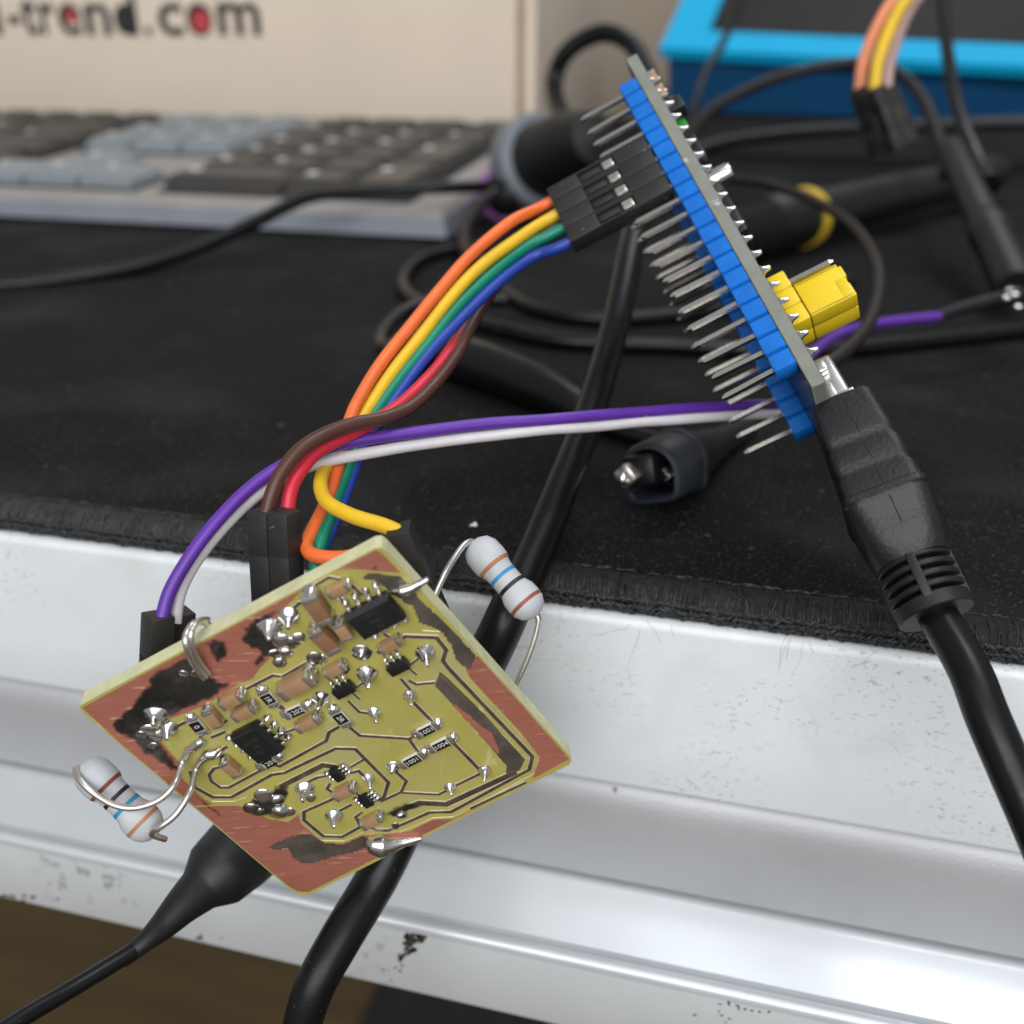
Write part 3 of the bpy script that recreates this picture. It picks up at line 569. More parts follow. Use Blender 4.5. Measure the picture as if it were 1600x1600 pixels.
# ------------------------------------------------------------------ micro usb cable
uc = thing('usb_cable', 'thick black cable with moulded plug at the right, dropping over the desk edge', 'cable', onZ(1470, 900, 0))
A0, A1 = Bp(1310, 612, 2.4), Bp(1463, 938, 2.4); dv = (A1 - A0); dv.y = 0; Lq = dv.length; dv.normalize()
px_ = BM.to_3x3() @ dv; py_ = BYv.copy(); pz_ = px_.cross(py_)
UM = fr(BM @ V((A0.x, 7.9, A0.z)), px_, py_, pz_)
def rrect(m, t, hz, hy, k, n=40, dz=0):
    out = []
    for j in range(n):
        an = 2 * math.pi * j / n; e = 2 / k; c, s = math.cos(an), math.sin(an)
        out.append(m @ V((t, math.copysign(abs(s) ** e, s) * hy, math.copysign(abs(c) ** e, c) * hz + dz)))
    return out
st = [(0.0, 2.6, 4.7, 7), (.2, 3.1, 5.3, 8), (.6, 3.35, 5.5, 9), (4.9, 3.72, 5.6, 10), (5.6, 3.74, 5.55, 10), (6.0, 3.64, 5.4, 10), (6.5, 3.64, 5.4, 10), (7.0, 3.85, 5.6, 10), (8.9, 3.98, 5.65, 10), (9.4, 3.88, 5.48, 10), (9.9, 3.9, 5.48, 10), (10.4, 4.08, 5.66, 10), (12.1, 4.25, 5.7, 9), (12.3, 4.5, 5.85, 8), (12.9, 4.5, 5.85, 8), (13.2, 4.34, 5.6, 7), (16.5, 4.2, 5.1, 4.2), (18.6, 4.0, 4.4, 3.2), (19.6, 3.9, 3.9, 2.4)]
build('plug_body', [loops([rrect(UM, t, hz, hy, k) for t, hz, hy, k in st])], 'plug_black', uc, smooth=32)
build('mould_seam', [box(UM @ Matrix.Translation((0, 0, .25)), (t + .5, -hy0 + .0, 0), (1.05, .16, .10)) for t, hy0 in ((.8, 5.5), (1.8, 5.53), (2.8, 5.55), (3.8, 5.58), (4.5, 5.59), (7.0, 5.61), (7.9, 5.63), (10.4, 5.67), (11.1, 5.69), (13.4, 5.5), (14.4, 5.32), (15.4, 5.2))], 'matt_black', uc)
sr = []
t = 19.4; R0 = 3.9
build('relief_core', [lathe(UM @ Matrix.Rotation(math.pi / 2, 4, 'Y'), [(19, 2.7), (Lq - .2, 2.5)], 24)], 'dark_rubber', uc)
rm = UM @ Matrix.Rotation(math.pi / 2, 4, 'Y')
geo = []
step = (Lq - 19.4) / 5.4
for k in range(5):
    z0 = 19.4 + k * step; ln = step * .56 if k < 4 else step * 1.35
    geo.append(lathe(rm, [(z0, 2.4), (z0, R0 - .12), (z0 + .12, R0), (z0 + ln - .12, R0), (z0 + ln, R0 - .12), (z0 + ln, 2.4)], 40))
for an in (0, 90, 180, 270):                # ribs that carry the rings
    a_ = math.radians(an + 180); geo.append(box(UM @ Matrix.Rotation(a_, 4, 'X'), (19.2 + 2.25 * step, 3.2, 0.3), (step * 4.6, 1.46, .95), .1))
build('strain_relief', geo, 'matt_black', uc, smooth=32)
ce = UM @ V((Lq - 1, 0, 0)); nx = px_
build('cord', [tube([ce - nx * 2, ce, P(1512, 1042, 100.5), P(1543, 1120, 98), P(1580, 1205, 96), P(1622, 1300, 94), P(1680, 1440, 92)], [2.0, 2.0, 2.05, 2.1, 2.1, 2.1, 2.1], 20)], 'cable_black', uc)
# thick black cable hanging over the desk edge behind the small board
tc_ = [P(1000, 330, 168), P(985, 395, 160), P(968, 480, 152), P(945, 570, 145), P(915, 665, 138), P(878, 760, 130), P(838, 860, 123), P(800, 945, 117), P(765, 1020, 117), P(700, 1150, 121), P(640, 1270, 124), P(590, 1370, 123), P(530, 1470, 119), P(490, 1545, 117), P(466, 1630, 118), P(455, 1720, 121)]
cable('thick_cable', 'thick black cable draped over the desk edge behind the copper board', tc_, [2.1, 2.1, 2.1, 2.1, 2.15, 2.2, 2.3, 2.4, 2.5, 2.55, 2.6, 2.6, 2.5, 2.35, 2.2, 2.1], n=24)
# rubber boot of a clip lead
bo = thing('clip_boot', 'black rubber boot and lead sticking out below the copper board', 'clip lead', P(320, 1390, 118))
bp_ = [P(392, 1318, 126), P(370, 1336, 124), P(338, 1366, 121), P(312, 1390, 119), P(285, 1415, 117), P(255, 1446, 115), P(226, 1472, 113), P(190, 1500, 112)]
build('boot', [tube(bp_, [4.7, 4.7, 4.2, 2.7, 2.15, 1.6, 1.1, .95], 24)], 'matt_black', bo)
build('lead', [tube([P(245, 1456, 114.3), P(215, 1481, 112.6), P(160, 1516, 110), P(95, 1555, 107), P(20, 1600, 103), P(-60, 1655, 99)], [1.05, .95, .92, .92, .92], 16)], 'cable_black', bo)
# ------------------------------------------------------------------ jumper wires
def housing(parent, m, ln=14.0, w=2.46, face=-1, contact=True):
    """plug housing along local -z from 0; opening with the metal contact on the face side (local y)"""
    f = face
    g = [box(m, (0, 0, -2.3), (w, w, 4.6), .14), box(m, (0, -f * .28, -7.2), (w - .02, w - .56, 5.4), .08), box(m, (0, 0, -(9.7 + (ln - 9.7) / 2)), (w, w, ln - 9.7), .14),
         box(m, (-w / 2 + .17, 0, -7.2), (.3, w - .05, 5.3), .05), box(m, (w / 2 - .17, 0, -7.2), (.3, w - .05, 5.3), .05)]
    h = build('housing', g, 'housing_black', parent)
    if contact:
        build('contact', [box(m, (0, f * .98, -5.55), (1.35, .42, 1.5), .16), box(m, (0, f * 1.12, -5.2), (1.0, .3, .6), .12)], 'tin_lead', h)
        build('latch_tongue', [box(m, (0, f * .88, -8.1), (.95, .34, 2.7), .1)], 'housing_black', h)
    return h
def wire(name, label, colour, pts, r=.74, sub=8):
    t = thing(name, label, 'jumper wire', (V(pts[-1]).x, V(pts[-1]).y, V(pts[-1]).z), 'coloured jumper wires')
    g = tube(pts, r, 14, sub); k = sum(map(ord, label)) % 97
    g = ([v + noise.noise_vector(v * .11 + V((k, 0, 0))) * .16 for v in g[0]], g[1])
    build('insulation', [g], 'wire_' + colour, t); return t
def housing_on_pin(t, i, row=0):
    m = BM @ Matrix.Translation((i * PT, row * 15.24, -2.75)); housing(t, m); return m
ends = [BM @ V((i * PT, 0, -16.6)) for i in range(4, 8)]
outd = (-BZ)
def W(l): return [P(*q) for q in l]
t = wire('jumper_wire', 'orange jumper wire, outermost of the rainbow ribbon', 'orange', [ends[0] + BZ * 2, ends[0] - BZ * 2] + W([(800, 345, 131), (740, 396, 128), (690, 450, 125.5), (640, 511, 123), (590, 575, 120), (557, 632, 117), (543, 672, 115), (533, 705, 113.5), (524, 742, 112), (505, 793, 109), (484, 835, 106), (478, 854, 104.5), (489, 867, 103), (525, 871, 102), (575, 866, 102)])); housing_on_pin(t, 4)
t = wire('jumper_wire', 'yellow jumper wire crossing the ribbon and bending toward the copper board corner', 'yellow', [ends[1] + BZ * 2, ends[1] - BZ * 2] + W([(812, 370, 131.5), (752, 416, 128.5), (700, 470, 126), (650, 534, 123.5), (606, 592, 120.5), (575, 638, 118), (553, 672, 116), (527, 702, 114), (508, 732, 111), (501, 758, 108), (512, 785, 105.5), (550, 806, 103), (600, 820, 101), (630, 833, 100)]), .78); housing_on_pin(t, 5)
hm = axis_frame(P(626, 834, 100), P(626, 834, 100) - P(668, 930, 103.5), RT); build('housing', [box(hm, (0, 0, -6), (2.5, 2.5, 13.4), .15)], 'housing_black', t)
t = wire('jumper_wire', 'green jumper wire between the yellow and blue ones', 'green', [ends[2] + BZ * 2, ends[2] - BZ * 2] + W([(820, 388, 132), (762, 432, 129), (712, 482, 126.5), (665, 540, 124), (622, 596, 121), (588, 642, 118.5), (563, 684, 116.5), (545, 730, 114), (520, 790, 110), (500, 848, 106), (493, 885, 104.5), (500, 930, 104)])); housing_on_pin(t, 6)
t = wire('jumper_wire', 'dark blue jumper wire on the inner side of the ribbon', 'blue', [ends[3] + BZ * 2, ends[3] - BZ * 2] + W([(832, 402, 132.5), (775, 444, 129.5), (727, 490, 127), (682, 540, 124.5), (638, 596, 121.5), (603, 644, 119), (577, 682, 117), (556, 728, 115), (530, 795, 111), (507, 850, 107), (497, 890, 105.5), (505, 935, 105)])); housing_on_pin(t, 7)
t = wire('jumper_wire', 'red jumper wire crossing in front of the purple one', 'red', W([(850, 345, 146), (800, 400, 142), (760, 452, 137), (728, 506, 131), (698, 556, 125), (660, 600, 119), (622, 634, 115), (582, 660, 112), (535, 683, 109.5), (497, 704, 107.8), (470, 735, 106.3), (455, 765, 105.3), (449, 800, 105)]), .76); red = t
t = wire('jumper_wire', 'brown jumper wire curving over the purple wire', 'brown', W([(870, 350, 145), (815, 405, 141), (772, 452, 136.5), (738, 505, 130.5), (712, 556, 124.5), (682, 598, 118.5), (642, 636, 114.2), (600, 654, 111), (556, 662, 108.8), (510, 678, 106.8), (470, 702, 105.3), (441, 736, 104.3), (425, 770, 103.8), (414, 808, 103.7)]), .76); brn = t
# the pair of housings they end in
d1 = P(410, 796, 103.8) - P(418, 945, 106.5); hm1 = axis_frame(P(412, 797, 103.8), d1, RT)
q = Matrix.Rotation(math.radians(-26), 4, 'Z'); hm1 = hm1 @ q
housing(brn, hm1, 14.5, 2.5, contact=False)
sx = hm1.to_3x3() @ V((1, 0, 0)); sy = hm1.to_3x3() @ V((0, 1, 0)); side = sx if sx.dot(RT) > .5 else (-sx if sx.dot(RT) < -.5 else (sy if sy.dot(RT) > 0 else -sy))
hm2 = hm1.copy(); hm2.translation = hm1.translation + side * 2.56 - d1.normalized() * -.25; housing(red, hm2, 14.5, 2.5, contact=False)
pw = [(1222, 632, 135), (1150, 634, 132), (1060, 639, 127.5), (960, 646, 123), (860, 654, 119), (760, 662, 116.5), (660, 674, 114), (570, 688, 111.8), (500, 704, 109.8), (445, 725, 108.2), (390, 762, 106.5), (332, 822, 104.5), (290, 878, 103.2), (264, 925, 102.5), (252, 972, 102)]
t = wire('jumper_wire', 'long purple jumper wire arching left to its own plug', 'purple', W(pw), .70); pur = t
ww = [(1222, 646, 135.3), (1150, 649, 132.3), (1060, 655, 127.8), (960, 663, 123.4), (860, 671, 119.5), (760, 681, 117), (660, 694, 114.6), (570, 708, 112.4), (500, 722, 110.6), (450, 741, 109.2), (400, 774, 107.8), (348, 822, 106.2), (306, 875, 105), (281, 925, 104.3), (273, 975, 104)]
t = wire('jumper_wire', 'long white jumper wire running just below the purple one', 'white', W(ww), .68); wht = t
d3 = P(250, 955, 102) - P(243, 1100, 105); hm3 = axis_frame(P(247, 960, 102), d3, RT) @ Matrix.Rotation(math.radians(43), 4, 'Z'); housing(pur, hm3, 14, 2.5, contact=False)
hm4 = hm3.copy(); c3 = hm3.to_3x3(); cand = [c3 @ V(q) for q in ((1, 0, 0), (-1, 0, 0), (0, 1, 0), (0, -1, 0))]
best = max(cand, key=lambda v: v.dot(RT) + v.dot(FW) * 1.0); hm4.translation = hm3.translation + FW * 3.5 + RT * 1.0; housing(wht, hm4, 14, 2.5, contact=False)
# background jumper bundle hanging into the top right
bd = [('salmon', 'salmon orange jumper wire hanging at the top right', -22, 0), ('yellow', 'yellow jumper wire between salmon and pink at the top right', 0, -6), ('pink', 'dull pink jumper wire hanging at the top right', 18, 4)]
for k, (c, lab, dx, dd) in enumerate(bd):
    pts = [P(1500 + dx * .6, -90, 226 + dd), P(1455 + dx * .75, -40, 225 + dd), P(1412 + dx * .85, 5, 224 + dd), P(1388 + dx * .95, 50, 224 + dd), P(1371 + dx, 100, 224 + dd), P(1366 + dx, 142, 224 + dd)]
    t = wire('jumper_wire', lab, c, pts, 1.35)
    t['group'] = 'blurred jumper wires at the top right'
    dr = P(1366 + dx, 138, 224 + dd) - P(1402 + dx * 1.25, 235, 226 + dd); hmk = axis_frame(P(1366 + dx * 1.05, 138, 224 + dd), dr, RT) @ Matrix.Rotation(math.radians(20), 4, 'Z')
    housing(t, hmk, 14.5 - k * .6, 3.4, contact=False)
# ================================================================== COPPER CIRCUIT BOARD (front)
N0 = V((-0.32859, 0.92980, 0.16585)); UPN = -N0          # UPN points out of the copper face
O0 = V((-33.70357, -37.80684, 0.31975)); EX = V((0.83418, 0.20336, 0.51262)); EY = V((0.44290, 0.30680, -0.84244))
def Q(px, py, h=0.0):
    d = ray(px, py); o = O0 + UPN * h; return CAM + d * ((o - CAM).dot(N0) / d.dot(N0))
ob = thing('circuit_board', 'square hand made copper circuit board with silver solder joints hanging before the desk', 'circuit board', Q(480, 1120) )
out = [(124, 1103), (127, 1112), (455, 1391), (466, 1398), (484, 1398), (889, 1195), (893, 1188), (889, 1180), (604, 862), (596, 856), (586, 857)]
op = [Q(*p) for p in out]
build('board_edge', [prism([p - UPN * .05 for p in op], -UPN * 1.85)], 'fr4_edge', ob, smooth=0)
build('board_face', [prism([p - UPN * .05 for p in op], UPN * .05)], 'fr4', ob, smooth=0)
def area(name, poly, m, h=.05, jg=0, seed=0):
    pl = jag(poly, jg, 4, seed) if jg else poly
    return build(name, [prism([Q(x, y, h) for x, y in pl], -UPN * (h - .004))], m, ob, smooth=0)
def soften(src, name, lo, hi, keep):
    m = M[src].copy(); m.name = name; M[name] = m; nt = m.node_tree; N = nt.nodes; b = N['Principled BSDF']
    at = N.new('ShaderNodeAttribute'); at.attribute_name = 'fade'; g = N.new('ShaderNodeNewGeometry')
    n = N.new('ShaderNodeTexNoise'); n.inputs['Scale'].default_value = 900; n.inputs['Detail'].default_value = 5; nt.links.new(g.outputs['Position'], n.inputs['Vector'])
    a = N.new('ShaderNodeMath'); a.operation = 'MULTIPLY_ADD'; a.inputs[1].default_value = 1.1; nt.links.new(n.outputs['Fac'], a.inputs[0]); nt.links.new(at.outputs['Fac'], a.inputs[2])
    r = N.new('ShaderNodeMapRange'); r.interpolation_type = 'SMOOTHSTEP'; r.inputs['From Min'].default_value = lo; r.inputs['From Max'].default_value = hi; r.inputs['To Max'].default_value = keep
    nt.links.new(a.outputs[0], r.inputs['Value']); nt.links.new(r.outputs[0], b.inputs['Alpha'])
soften('flux', 'flux_soft', .55, 1.3, .97); soften('tinned', 'tinned_soft', .5, .8, 1.0); soften('copper', 'copper_soft', .55, .95, 1.0)
def area_soft(name, poly, m, h, jg, seed, reach=13.0, step=2.6):
    pl = jag(poly, jg, 4, seed); n = len(pl)
    x0, x1 = min(p[0] for p in pl), max(p[0] for p in pl); y0, y1 = min(p[1] for p in pl), max(p[1] for p in pl)
    def inside(x, y):
        c = False
        for i in range(n):
            (ax, ay), (bx_, by_) = pl[i], pl[i - 1]
            if (ay > y) != (by_ > y) and x < (bx_ - ax) * (y - ay) / (by_ - ay) + ax: c = not c
        return c
    def dist(x, y):
        d = 1e9
        for i in range(n):
            (ax, ay), (bx_, by_) = pl[i], pl[i - 1]; vx, vy = bx_ - ax, by_ - ay; l = vx * vx + vy * vy + 1e-9
            t = max(0, min(1, ((x - ax) * vx + (y - ay) * vy) / l)); d = min(d, math.hypot(x - ax - t * vx, y - ay - t * vy))
        return d
    nx, ny = int((x1 - x0) / step) + 2, int((y1 - y0) / step) + 2; idx = {}; vs = []; fd = []; fs = []
    ins = {}
    for i in range(nx):
        for j in range(ny): ins[i, j] = inside(x0 + i * step, y0 + j * step)
    def vert(i, j):
        if (i, j) not in idx:
            x, y = x0 + i * step, y0 + j * step; idx[i, j] = len(vs); vs.append(Q(x, y, h)); fd.append(min(1, dist(x, y) / reach) if ins[i, j] else 0.0)
        return idx[i, j]
    for i in range(nx - 1):
        for j in range(ny - 1):
            c = [(i, j), (i + 1, j), (i + 1, j + 1), (i, j + 1)]
            if all(ins[k] for k in c): fs.append([vert(*k) for k in c])
    o = build(name, [(vs, fs)], m, ob, smooth=0)
    at = o.data.attributes.new('fade', 'FLOAT', 'POINT'); at.data.foreach_set('value', fd); return o
CA = [(128, 1106), (240, 1045), (330, 997), (395, 962), (471, 922), (455, 940), (436, 955), (428, 975), (440, 990), (440, 1005), (425, 1025), (405, 1045), (395, 1060), (372, 1070), (340, 1088), (325, 1100), (280, 1118), (258, 1125), (243, 1135), (244, 1150), (262, 1172), (283, 1195), (283, 1215), (297, 1230), (318, 1249), (332, 1257), (304, 1259), (253, 1216), (188, 1161)]
CBm = [(307, 1262), (335, 1260), (370, 1259), (385, 1263), (420, 1280), (450, 1285), (466, 1273), (470, 1286), (503, 1317), (536, 1318), (570, 1304), (600, 1304), (640, 1299), (677, 1281), (708, 1280), (745, 1262), (790, 1240), (700, 1285), (600, 1335), (520, 1375), (482, 1394), (466, 1393), (455, 1388), (398, 1341)]
CC = [(746, 1025), (803, 1088), (889, 1186), (845, 1210), (832, 1217), (840, 1196), (843, 1183), (812, 1142), (735, 1060), (728, 1045)]
CD = [(527, 890), (588, 860), (598, 866), (625, 895), (612, 894), (590, 893), (560, 889)]
for k, pl_ in enumerate((CA, CBm, CC, CD)): area('copper_area', pl_, 'copper', .05)
area_soft('tinned_area', [(612, 897), (628, 900), (660, 938), (703, 978), (746, 1025), (735, 1048), (722, 1042), (712, 1032), (704, 1010), (690, 990), (672, 980), (655, 975), (645, 950), (633, 935), (620, 915)], 'tinned_soft', .07, 1.2, 2, 4)
area('tinned_area', [(687, 1050), (700, 1060), (760, 1120), (820, 1187), (812, 1203), (790, 1213), (792, 1197), (783, 1187), (735, 1130), (680, 1072)], 'tinned', .05, .6, 3)
area_soft('copper_area', [(697, 1095), (712, 1098), (730, 1112), (755, 1135), (772, 1145), (781, 1175), (778, 1182), (740, 1140)], 'copper_soft', .08, 2.2, 4, 6)
area_soft('tinned_area', [(415, 1325), (430, 1315), (450, 1308), (470, 1302), (490, 1305), (507, 1315), (537, 1318), (570, 1304), (580, 1320), (560, 1332), (520, 1340), (490, 1350), (470, 1350), (455, 1340), (450, 1327), (430, 1330)], 'tinned_soft', .09, 2, 5, 5)
area_soft('flux_stain', [(240, 1049), (262, 1039), (288, 1025), (300, 1019), (310, 1030), (330, 1055), (352, 1062), (365, 1068), (340, 1089), (322, 1098), (275, 1118), (255, 1128), (243, 1137), (246, 1152), (262, 1173), (282, 1196), (279, 1211), (262, 1203), (235, 1185), (205, 1160), (180, 1145), (170, 1135), (178, 1122), (190, 1115), (203, 1103), (215, 1085), (230, 1070), (232, 1058)], 'flux_soft', .08, 3.2, 6)
area_soft('flux_stain', [(316, 1003), (335, 997), (352, 1000), (360, 1012), (355, 1028), (340, 1040), (325, 1020)], 'flux_soft', .1, 1.5, 7)
area_soft('flux_stain', [(370, 980), (385, 974), (395, 966), (430, 950), (455, 937), (440, 948), (430, 965), (425, 985), (440, 1000), (438, 1012), (420, 1030), (400, 1048), (395, 1035), (402, 1020), (385, 1010), (372, 1002), (380, 990)], 'flux_soft', .08, 3.5, 8)
area_soft('flux_stain', [(287, 1224), (300, 1236), (330, 1258), (345, 1266), (352, 1280), (342, 1280), (322, 1263), (305, 1249)], 'flux_soft', .08, 2, 9)
area_soft('flux_stain', [(377, 1262), (387, 1248), (410, 1240), (430, 1228), (455, 1225), (450, 1245), (440, 1260), (462, 1268), (455, 1280), (430, 1282), (400, 1278), (385, 1272)], 'flux_soft', .08, 3, 10)
area_soft('flux_stain', [(600, 1278), (605, 1266), (622, 1256), (645, 1252), (672, 1256), (660, 1262), (640, 1268), (622, 1280)], 'flux_soft', .08, 2, 11)
area_soft('tinned_area', [(560, 905), (575, 893), (600, 896), (625, 900), (650, 925), (655, 950), (635, 945), (612, 930), (590, 910)], 'tinned_soft', .06, 2, 12)
area_soft('flux_stain', [(576, 888), (588, 882), (594, 889), (586, 893)], 'flux_soft', .1, 1, 13)
# milled traces
def ribbon(pts, wd, h=.07):
    p = [Q(*q) for q in pts]; n = len(p); L, R, L2, R2 = [], [], [], []
    for i in range(n):
        a_ = (p[i] - p[i - 1]).normalized() if i else None; b_ = (p[i + 1] - p[i]).normalized() if i < n - 1 else None
        t = ((a_ or b_) + (b_ or a_)).normalized(); s = UPN.cross(t).normalized(); k = wd / 2 / max(.55, abs(s.dot(UPN.cross((b_ or a_)).normalized())))
        L.append(p[i] + s * k + UPN * .004); R.append(p[i] - s * k + UPN * .004); L2.append(p[i] + s * (k - .06) + UPN * h); R2.append(p[i] - s * (k - .06) + UPN * h)
    vs = L + L2 + R2 + R; fs = []; side = []
    for i in range(n - 1):
        for j in range(3): fs.append([j * n + i, j * n + i + 1, (j + 1) * n + i + 1, (j + 1) * n + i])
    fs += [[0, n, 2 * n, 3 * n], [4 * n - 1, 3 * n - 1, 2 * n - 1, n - 1]]
    return vs, fs
TR = [
 ([(345, 1198), (335, 1200), (327, 1210), (330, 1220), (344, 1230), (358, 1230), (414, 1200)], .42),
 ([(297, 1205), (305, 1230), (332, 1245), (362, 1245), (425, 1210), (445, 1207), (525, 1169), (555, 1170), (607, 1222), (600, 1245), (590, 1251)], .46),
 ([(412, 1190), (437, 1197), (510, 1157), (514, 1144), (530, 1135)], .44), ([(545, 1135), (562, 1149), (640, 1154), (650, 1148)], .42), ([(639, 1154), (652, 1173)], .42),
 ([(643, 1094), (676, 1128)], .44), ([(708, 1160), (748, 1201)], .44), ([(615, 1198), (620, 1207), (635, 1220), (627, 1237), (595, 1252)], .42), ([(628, 1238), (685, 1241), (700, 1234)], .4), ([(704, 1231), (755, 1206)], .42),
 ([(622, 1000), (634, 994), (682, 996), (697, 1015), (692, 1032), (700, 1043), (832, 1182), (827, 1202), (705, 1268), (671, 1269), (608, 1297), (588, 1297), (575, 1290)], .5),
 ([(806, 1206), (698, 1256), (655, 1254), (612, 1272)], .85), ([(822, 1222), (735, 1263)], .45), ([(478, 1223), (497, 1214), (514, 1211)], .42),
 ([(438, 1229), (505, 1195), (524, 1198)], .75), ([(546, 1208), (560, 1204), (572, 1215)], .42), ([(516, 1224), (511, 1232), (522, 1239)], .42),
 ([(527, 1245), (475, 1268), (475, 1281), (505, 1306), (535, 1307), (564, 1291), (556, 1276), (566, 1269)], .46), ([(520, 1272), (549, 1257)], .42), ([(540, 1203), (569, 1186)], .36), ([(556, 1238), (566, 1250)], .42),
 ([(376, 1081), (397, 1070), (427, 1055), (441, 1057), (480, 1035), (494, 1028)], .4), ([(486, 918), (514, 902), (531, 905)], .36), ([(548, 912), (566, 930)], .4),
 ([(637, 1042), (656, 1027)], .32), ([(626, 1060), (645, 1082)], .38), ([(639, 1063), (650, 1069), (680, 1066)], .38), ([(544, 1095), (561, 1112), (582, 1115)], .36), ([(550, 1079), (568, 1066)], .34),
 ([(457, 952), (468, 942), (482, 940)], .4), ([(434, 1152), (446, 1144), (462, 1138)], .36), ([(397, 1068), (408, 1080)], .36), ([(430, 1098), (447, 1110)], .6), ([(600, 990), (616, 1000)], .4), ([(330, 1152), (352, 1143)], .42), ([(338, 1178), (355, 1166)], .42), ([(268, 1138), (290, 1128)], .42), ([(340, 1135), (355, 1125)], .42), ([(590, 1020), (600, 1014)], .6), ([(312, 1145), (316, 1160)], .5),
 ([(640, 1045), (651, 1054)], .3), ([(551, 1082), (562, 1092)], .3)]
for p_, wd in TR:
    tr_ = build('trace', [ribbon(p_, wd)], 'trace_tin', ob, smooth=0)
    build('trace_edge', [ribbon(p_, wd + .16, .04)], 'trace_side', tr_, smooth=0)
# fine bare edges that run beside the outer traces
for p_, wd in [([(660, 985), (690, 987), (708, 1010), (703, 1030), (710, 1040), (843, 1180), (838, 1207), (708, 1276), (676, 1278), (612, 1306)], .12), ([(690, 1056), (824, 1186), (818, 1205), (700, 1262)], .1), ([(470, 1268), (468, 1284), (503, 1313), (538, 1314), (568, 1300)], .12), ([(300, 1226), (331, 1252), (366, 1252), (386, 1245)], .12)]:
    build('bare_edge', [ribbon(p_, wd, .05)], 'trace_side', ob, smooth=0)
# solder joints
FRQ = lambda px, py, h=0: fr(Q(px, py, h), EX, EY, UPN)
def blob(px, py, r, h, m='solder', lean=(0, 0), seed=0, tip=True, parent=None):
    prof = [(0, 1.0), (.05, .97), (.14, .82), (.3, .6), (.5, .43), (.72, .32), (.88, .26), (.97, .17), (1.0, 0)] if tip else [(0, 1.0), (.2, .97), (.45, .86), (.7, .66), (.88, .42), (.97, .2), (1, 0)]
    g = lathe(Matrix(), [(t * h, q * r) for t, q in prof], 18); m4 = FRQ(px, py, .03); vs = []
    for v in g[0]:
        k = v.z / h; d = noise.noise_vector(V((v.x, v.y, v.z)) * 1.3 + V((seed * 3.3, seed, 0))) * (.16 * r)
        vs.append(m4 @ V((v.x + lean[0] * k * k + d.x, v.y + lean[1] * k * k + d.y, v.z + d.z * .3 * k)))
    return build('solder_joint', [(vs, g[1])], m, parent or ob, smooth=70)
JT = [(452, 962, .95, 1.5), (421, 980, 1.05, 1.5), (664, 1019, .9, 1.7), (565, 1020, .9, .7), (573, 1052, .95, 1.8), (502, 1091, .8, 1.6), (585, 1113, .65, 1.2), (641, 1086, .65, 1.4), (476, 1232, .95, 1.6), (522, 1274, .9, 1.5), (576, 1215, .6, 1.3), (703, 1230, .65, 1.0), (614, 1198, .7, .7), (757, 1203, .7, 1.5), (244, 1117, 1.1, 1.4), (264, 1138, .95, 1.2)]
for k, (x, y, r, h) in enumerate(JT): blob(x, y, r * 1.12, h * 1.1, 'solder' if k not in (3,) else 'dull_solder', (random.uniform(-.25, .25), random.uniform(-.2, .3)), k)
for k, (x, y, r, h) in enumerate([(440, 1000, .8, .7), (455, 1003, .7, .6), (467, 996, .6, .5), (437, 1034, .6, .8), (447, 1020, .6, .5), (428, 1020, .5, .5), (232, 1140, .7, .5), (222, 1148, .6, .4), (245, 1150, .6, .5), (240, 1165, .5, .4), (258, 1128, .5, .5), (392, 1262, .75, .6), (412, 1243, .9, .6), (434, 1248, .7, 1.0), (438, 1266, .9, 1.2), (405, 1268, .6, .5), (452, 1268, .6, .4), (628, 1272, .55, .9), (486, 1247, .5, .4), (492, 1028, .7, .45), (503, 1030, .5, .4), (305, 1052, .4, .3), (287, 1052, .4, .3), (618, 1290, .4, .3), (494, 940, .5, .4), (540, 914, .6, .7), (527, 930, .5, .5), (534, 1044, .7, .6), (487, 1065, .6, .5)]):
    blob(x, y, r * 1.18, h * .62, 'dull_solder' if k % 2 else 'solder', (random.uniform(-.3, .3), random.uniform(-.3, .3)), k + 40, tip=False)
# brown ceramic capacitors
def along(p1, p2, h0):
    a_, b_ = Q(*p1, h0), Q(*p2, h0); x = (b_ - a_).normalized(); c = (a_ + b_) / 2 - UPN * h0; return fr(c, x, UPN.cross(x), UPN), (b_ - a_).length
def cap(p1, p2, wd, ht, m='cap_brown', seed=0, lab=None):
    fm_, L = along(p1, p2, ht * .6); L += .45
    o = build('ceramic_capacitor', [box(fm_, (0, 0, ht / 2 + .06), (L, wd, ht), .07)], m, ob)
    for s in (-1, 1):
        build('end_cap', [box(fm_, (s * (L / 2 - L * .07), 0, ht / 2 + .07), (L * .2, wd + .05, ht + .06), .14)], 'tin_lead', o)
        c = fm_ @ V((s * L / 2, 0, 0)); g = lathe(Matrix(), [(0, 1), (.15, .95), (.4, .75), (.7, .45), (.9, .22), (1, 0)], 14); vs = []
        for v in g[0]:
            d = noise.noise_vector(v * 1.6 + V((seed * 2.1, s, 0))) * .22; vs.append(fm_ @ V((s * (L / 2 + .02) + (v.x + d.x) * wd * .34, (v.y + d.y) * wd * .52, .04 + max(0, v.z + d.z * .5) * ht * random.uniform(.9, 1.0))))
        build('solder_fillet', [(vs, g[1])], 'solder', o, smooth=70)
    return o
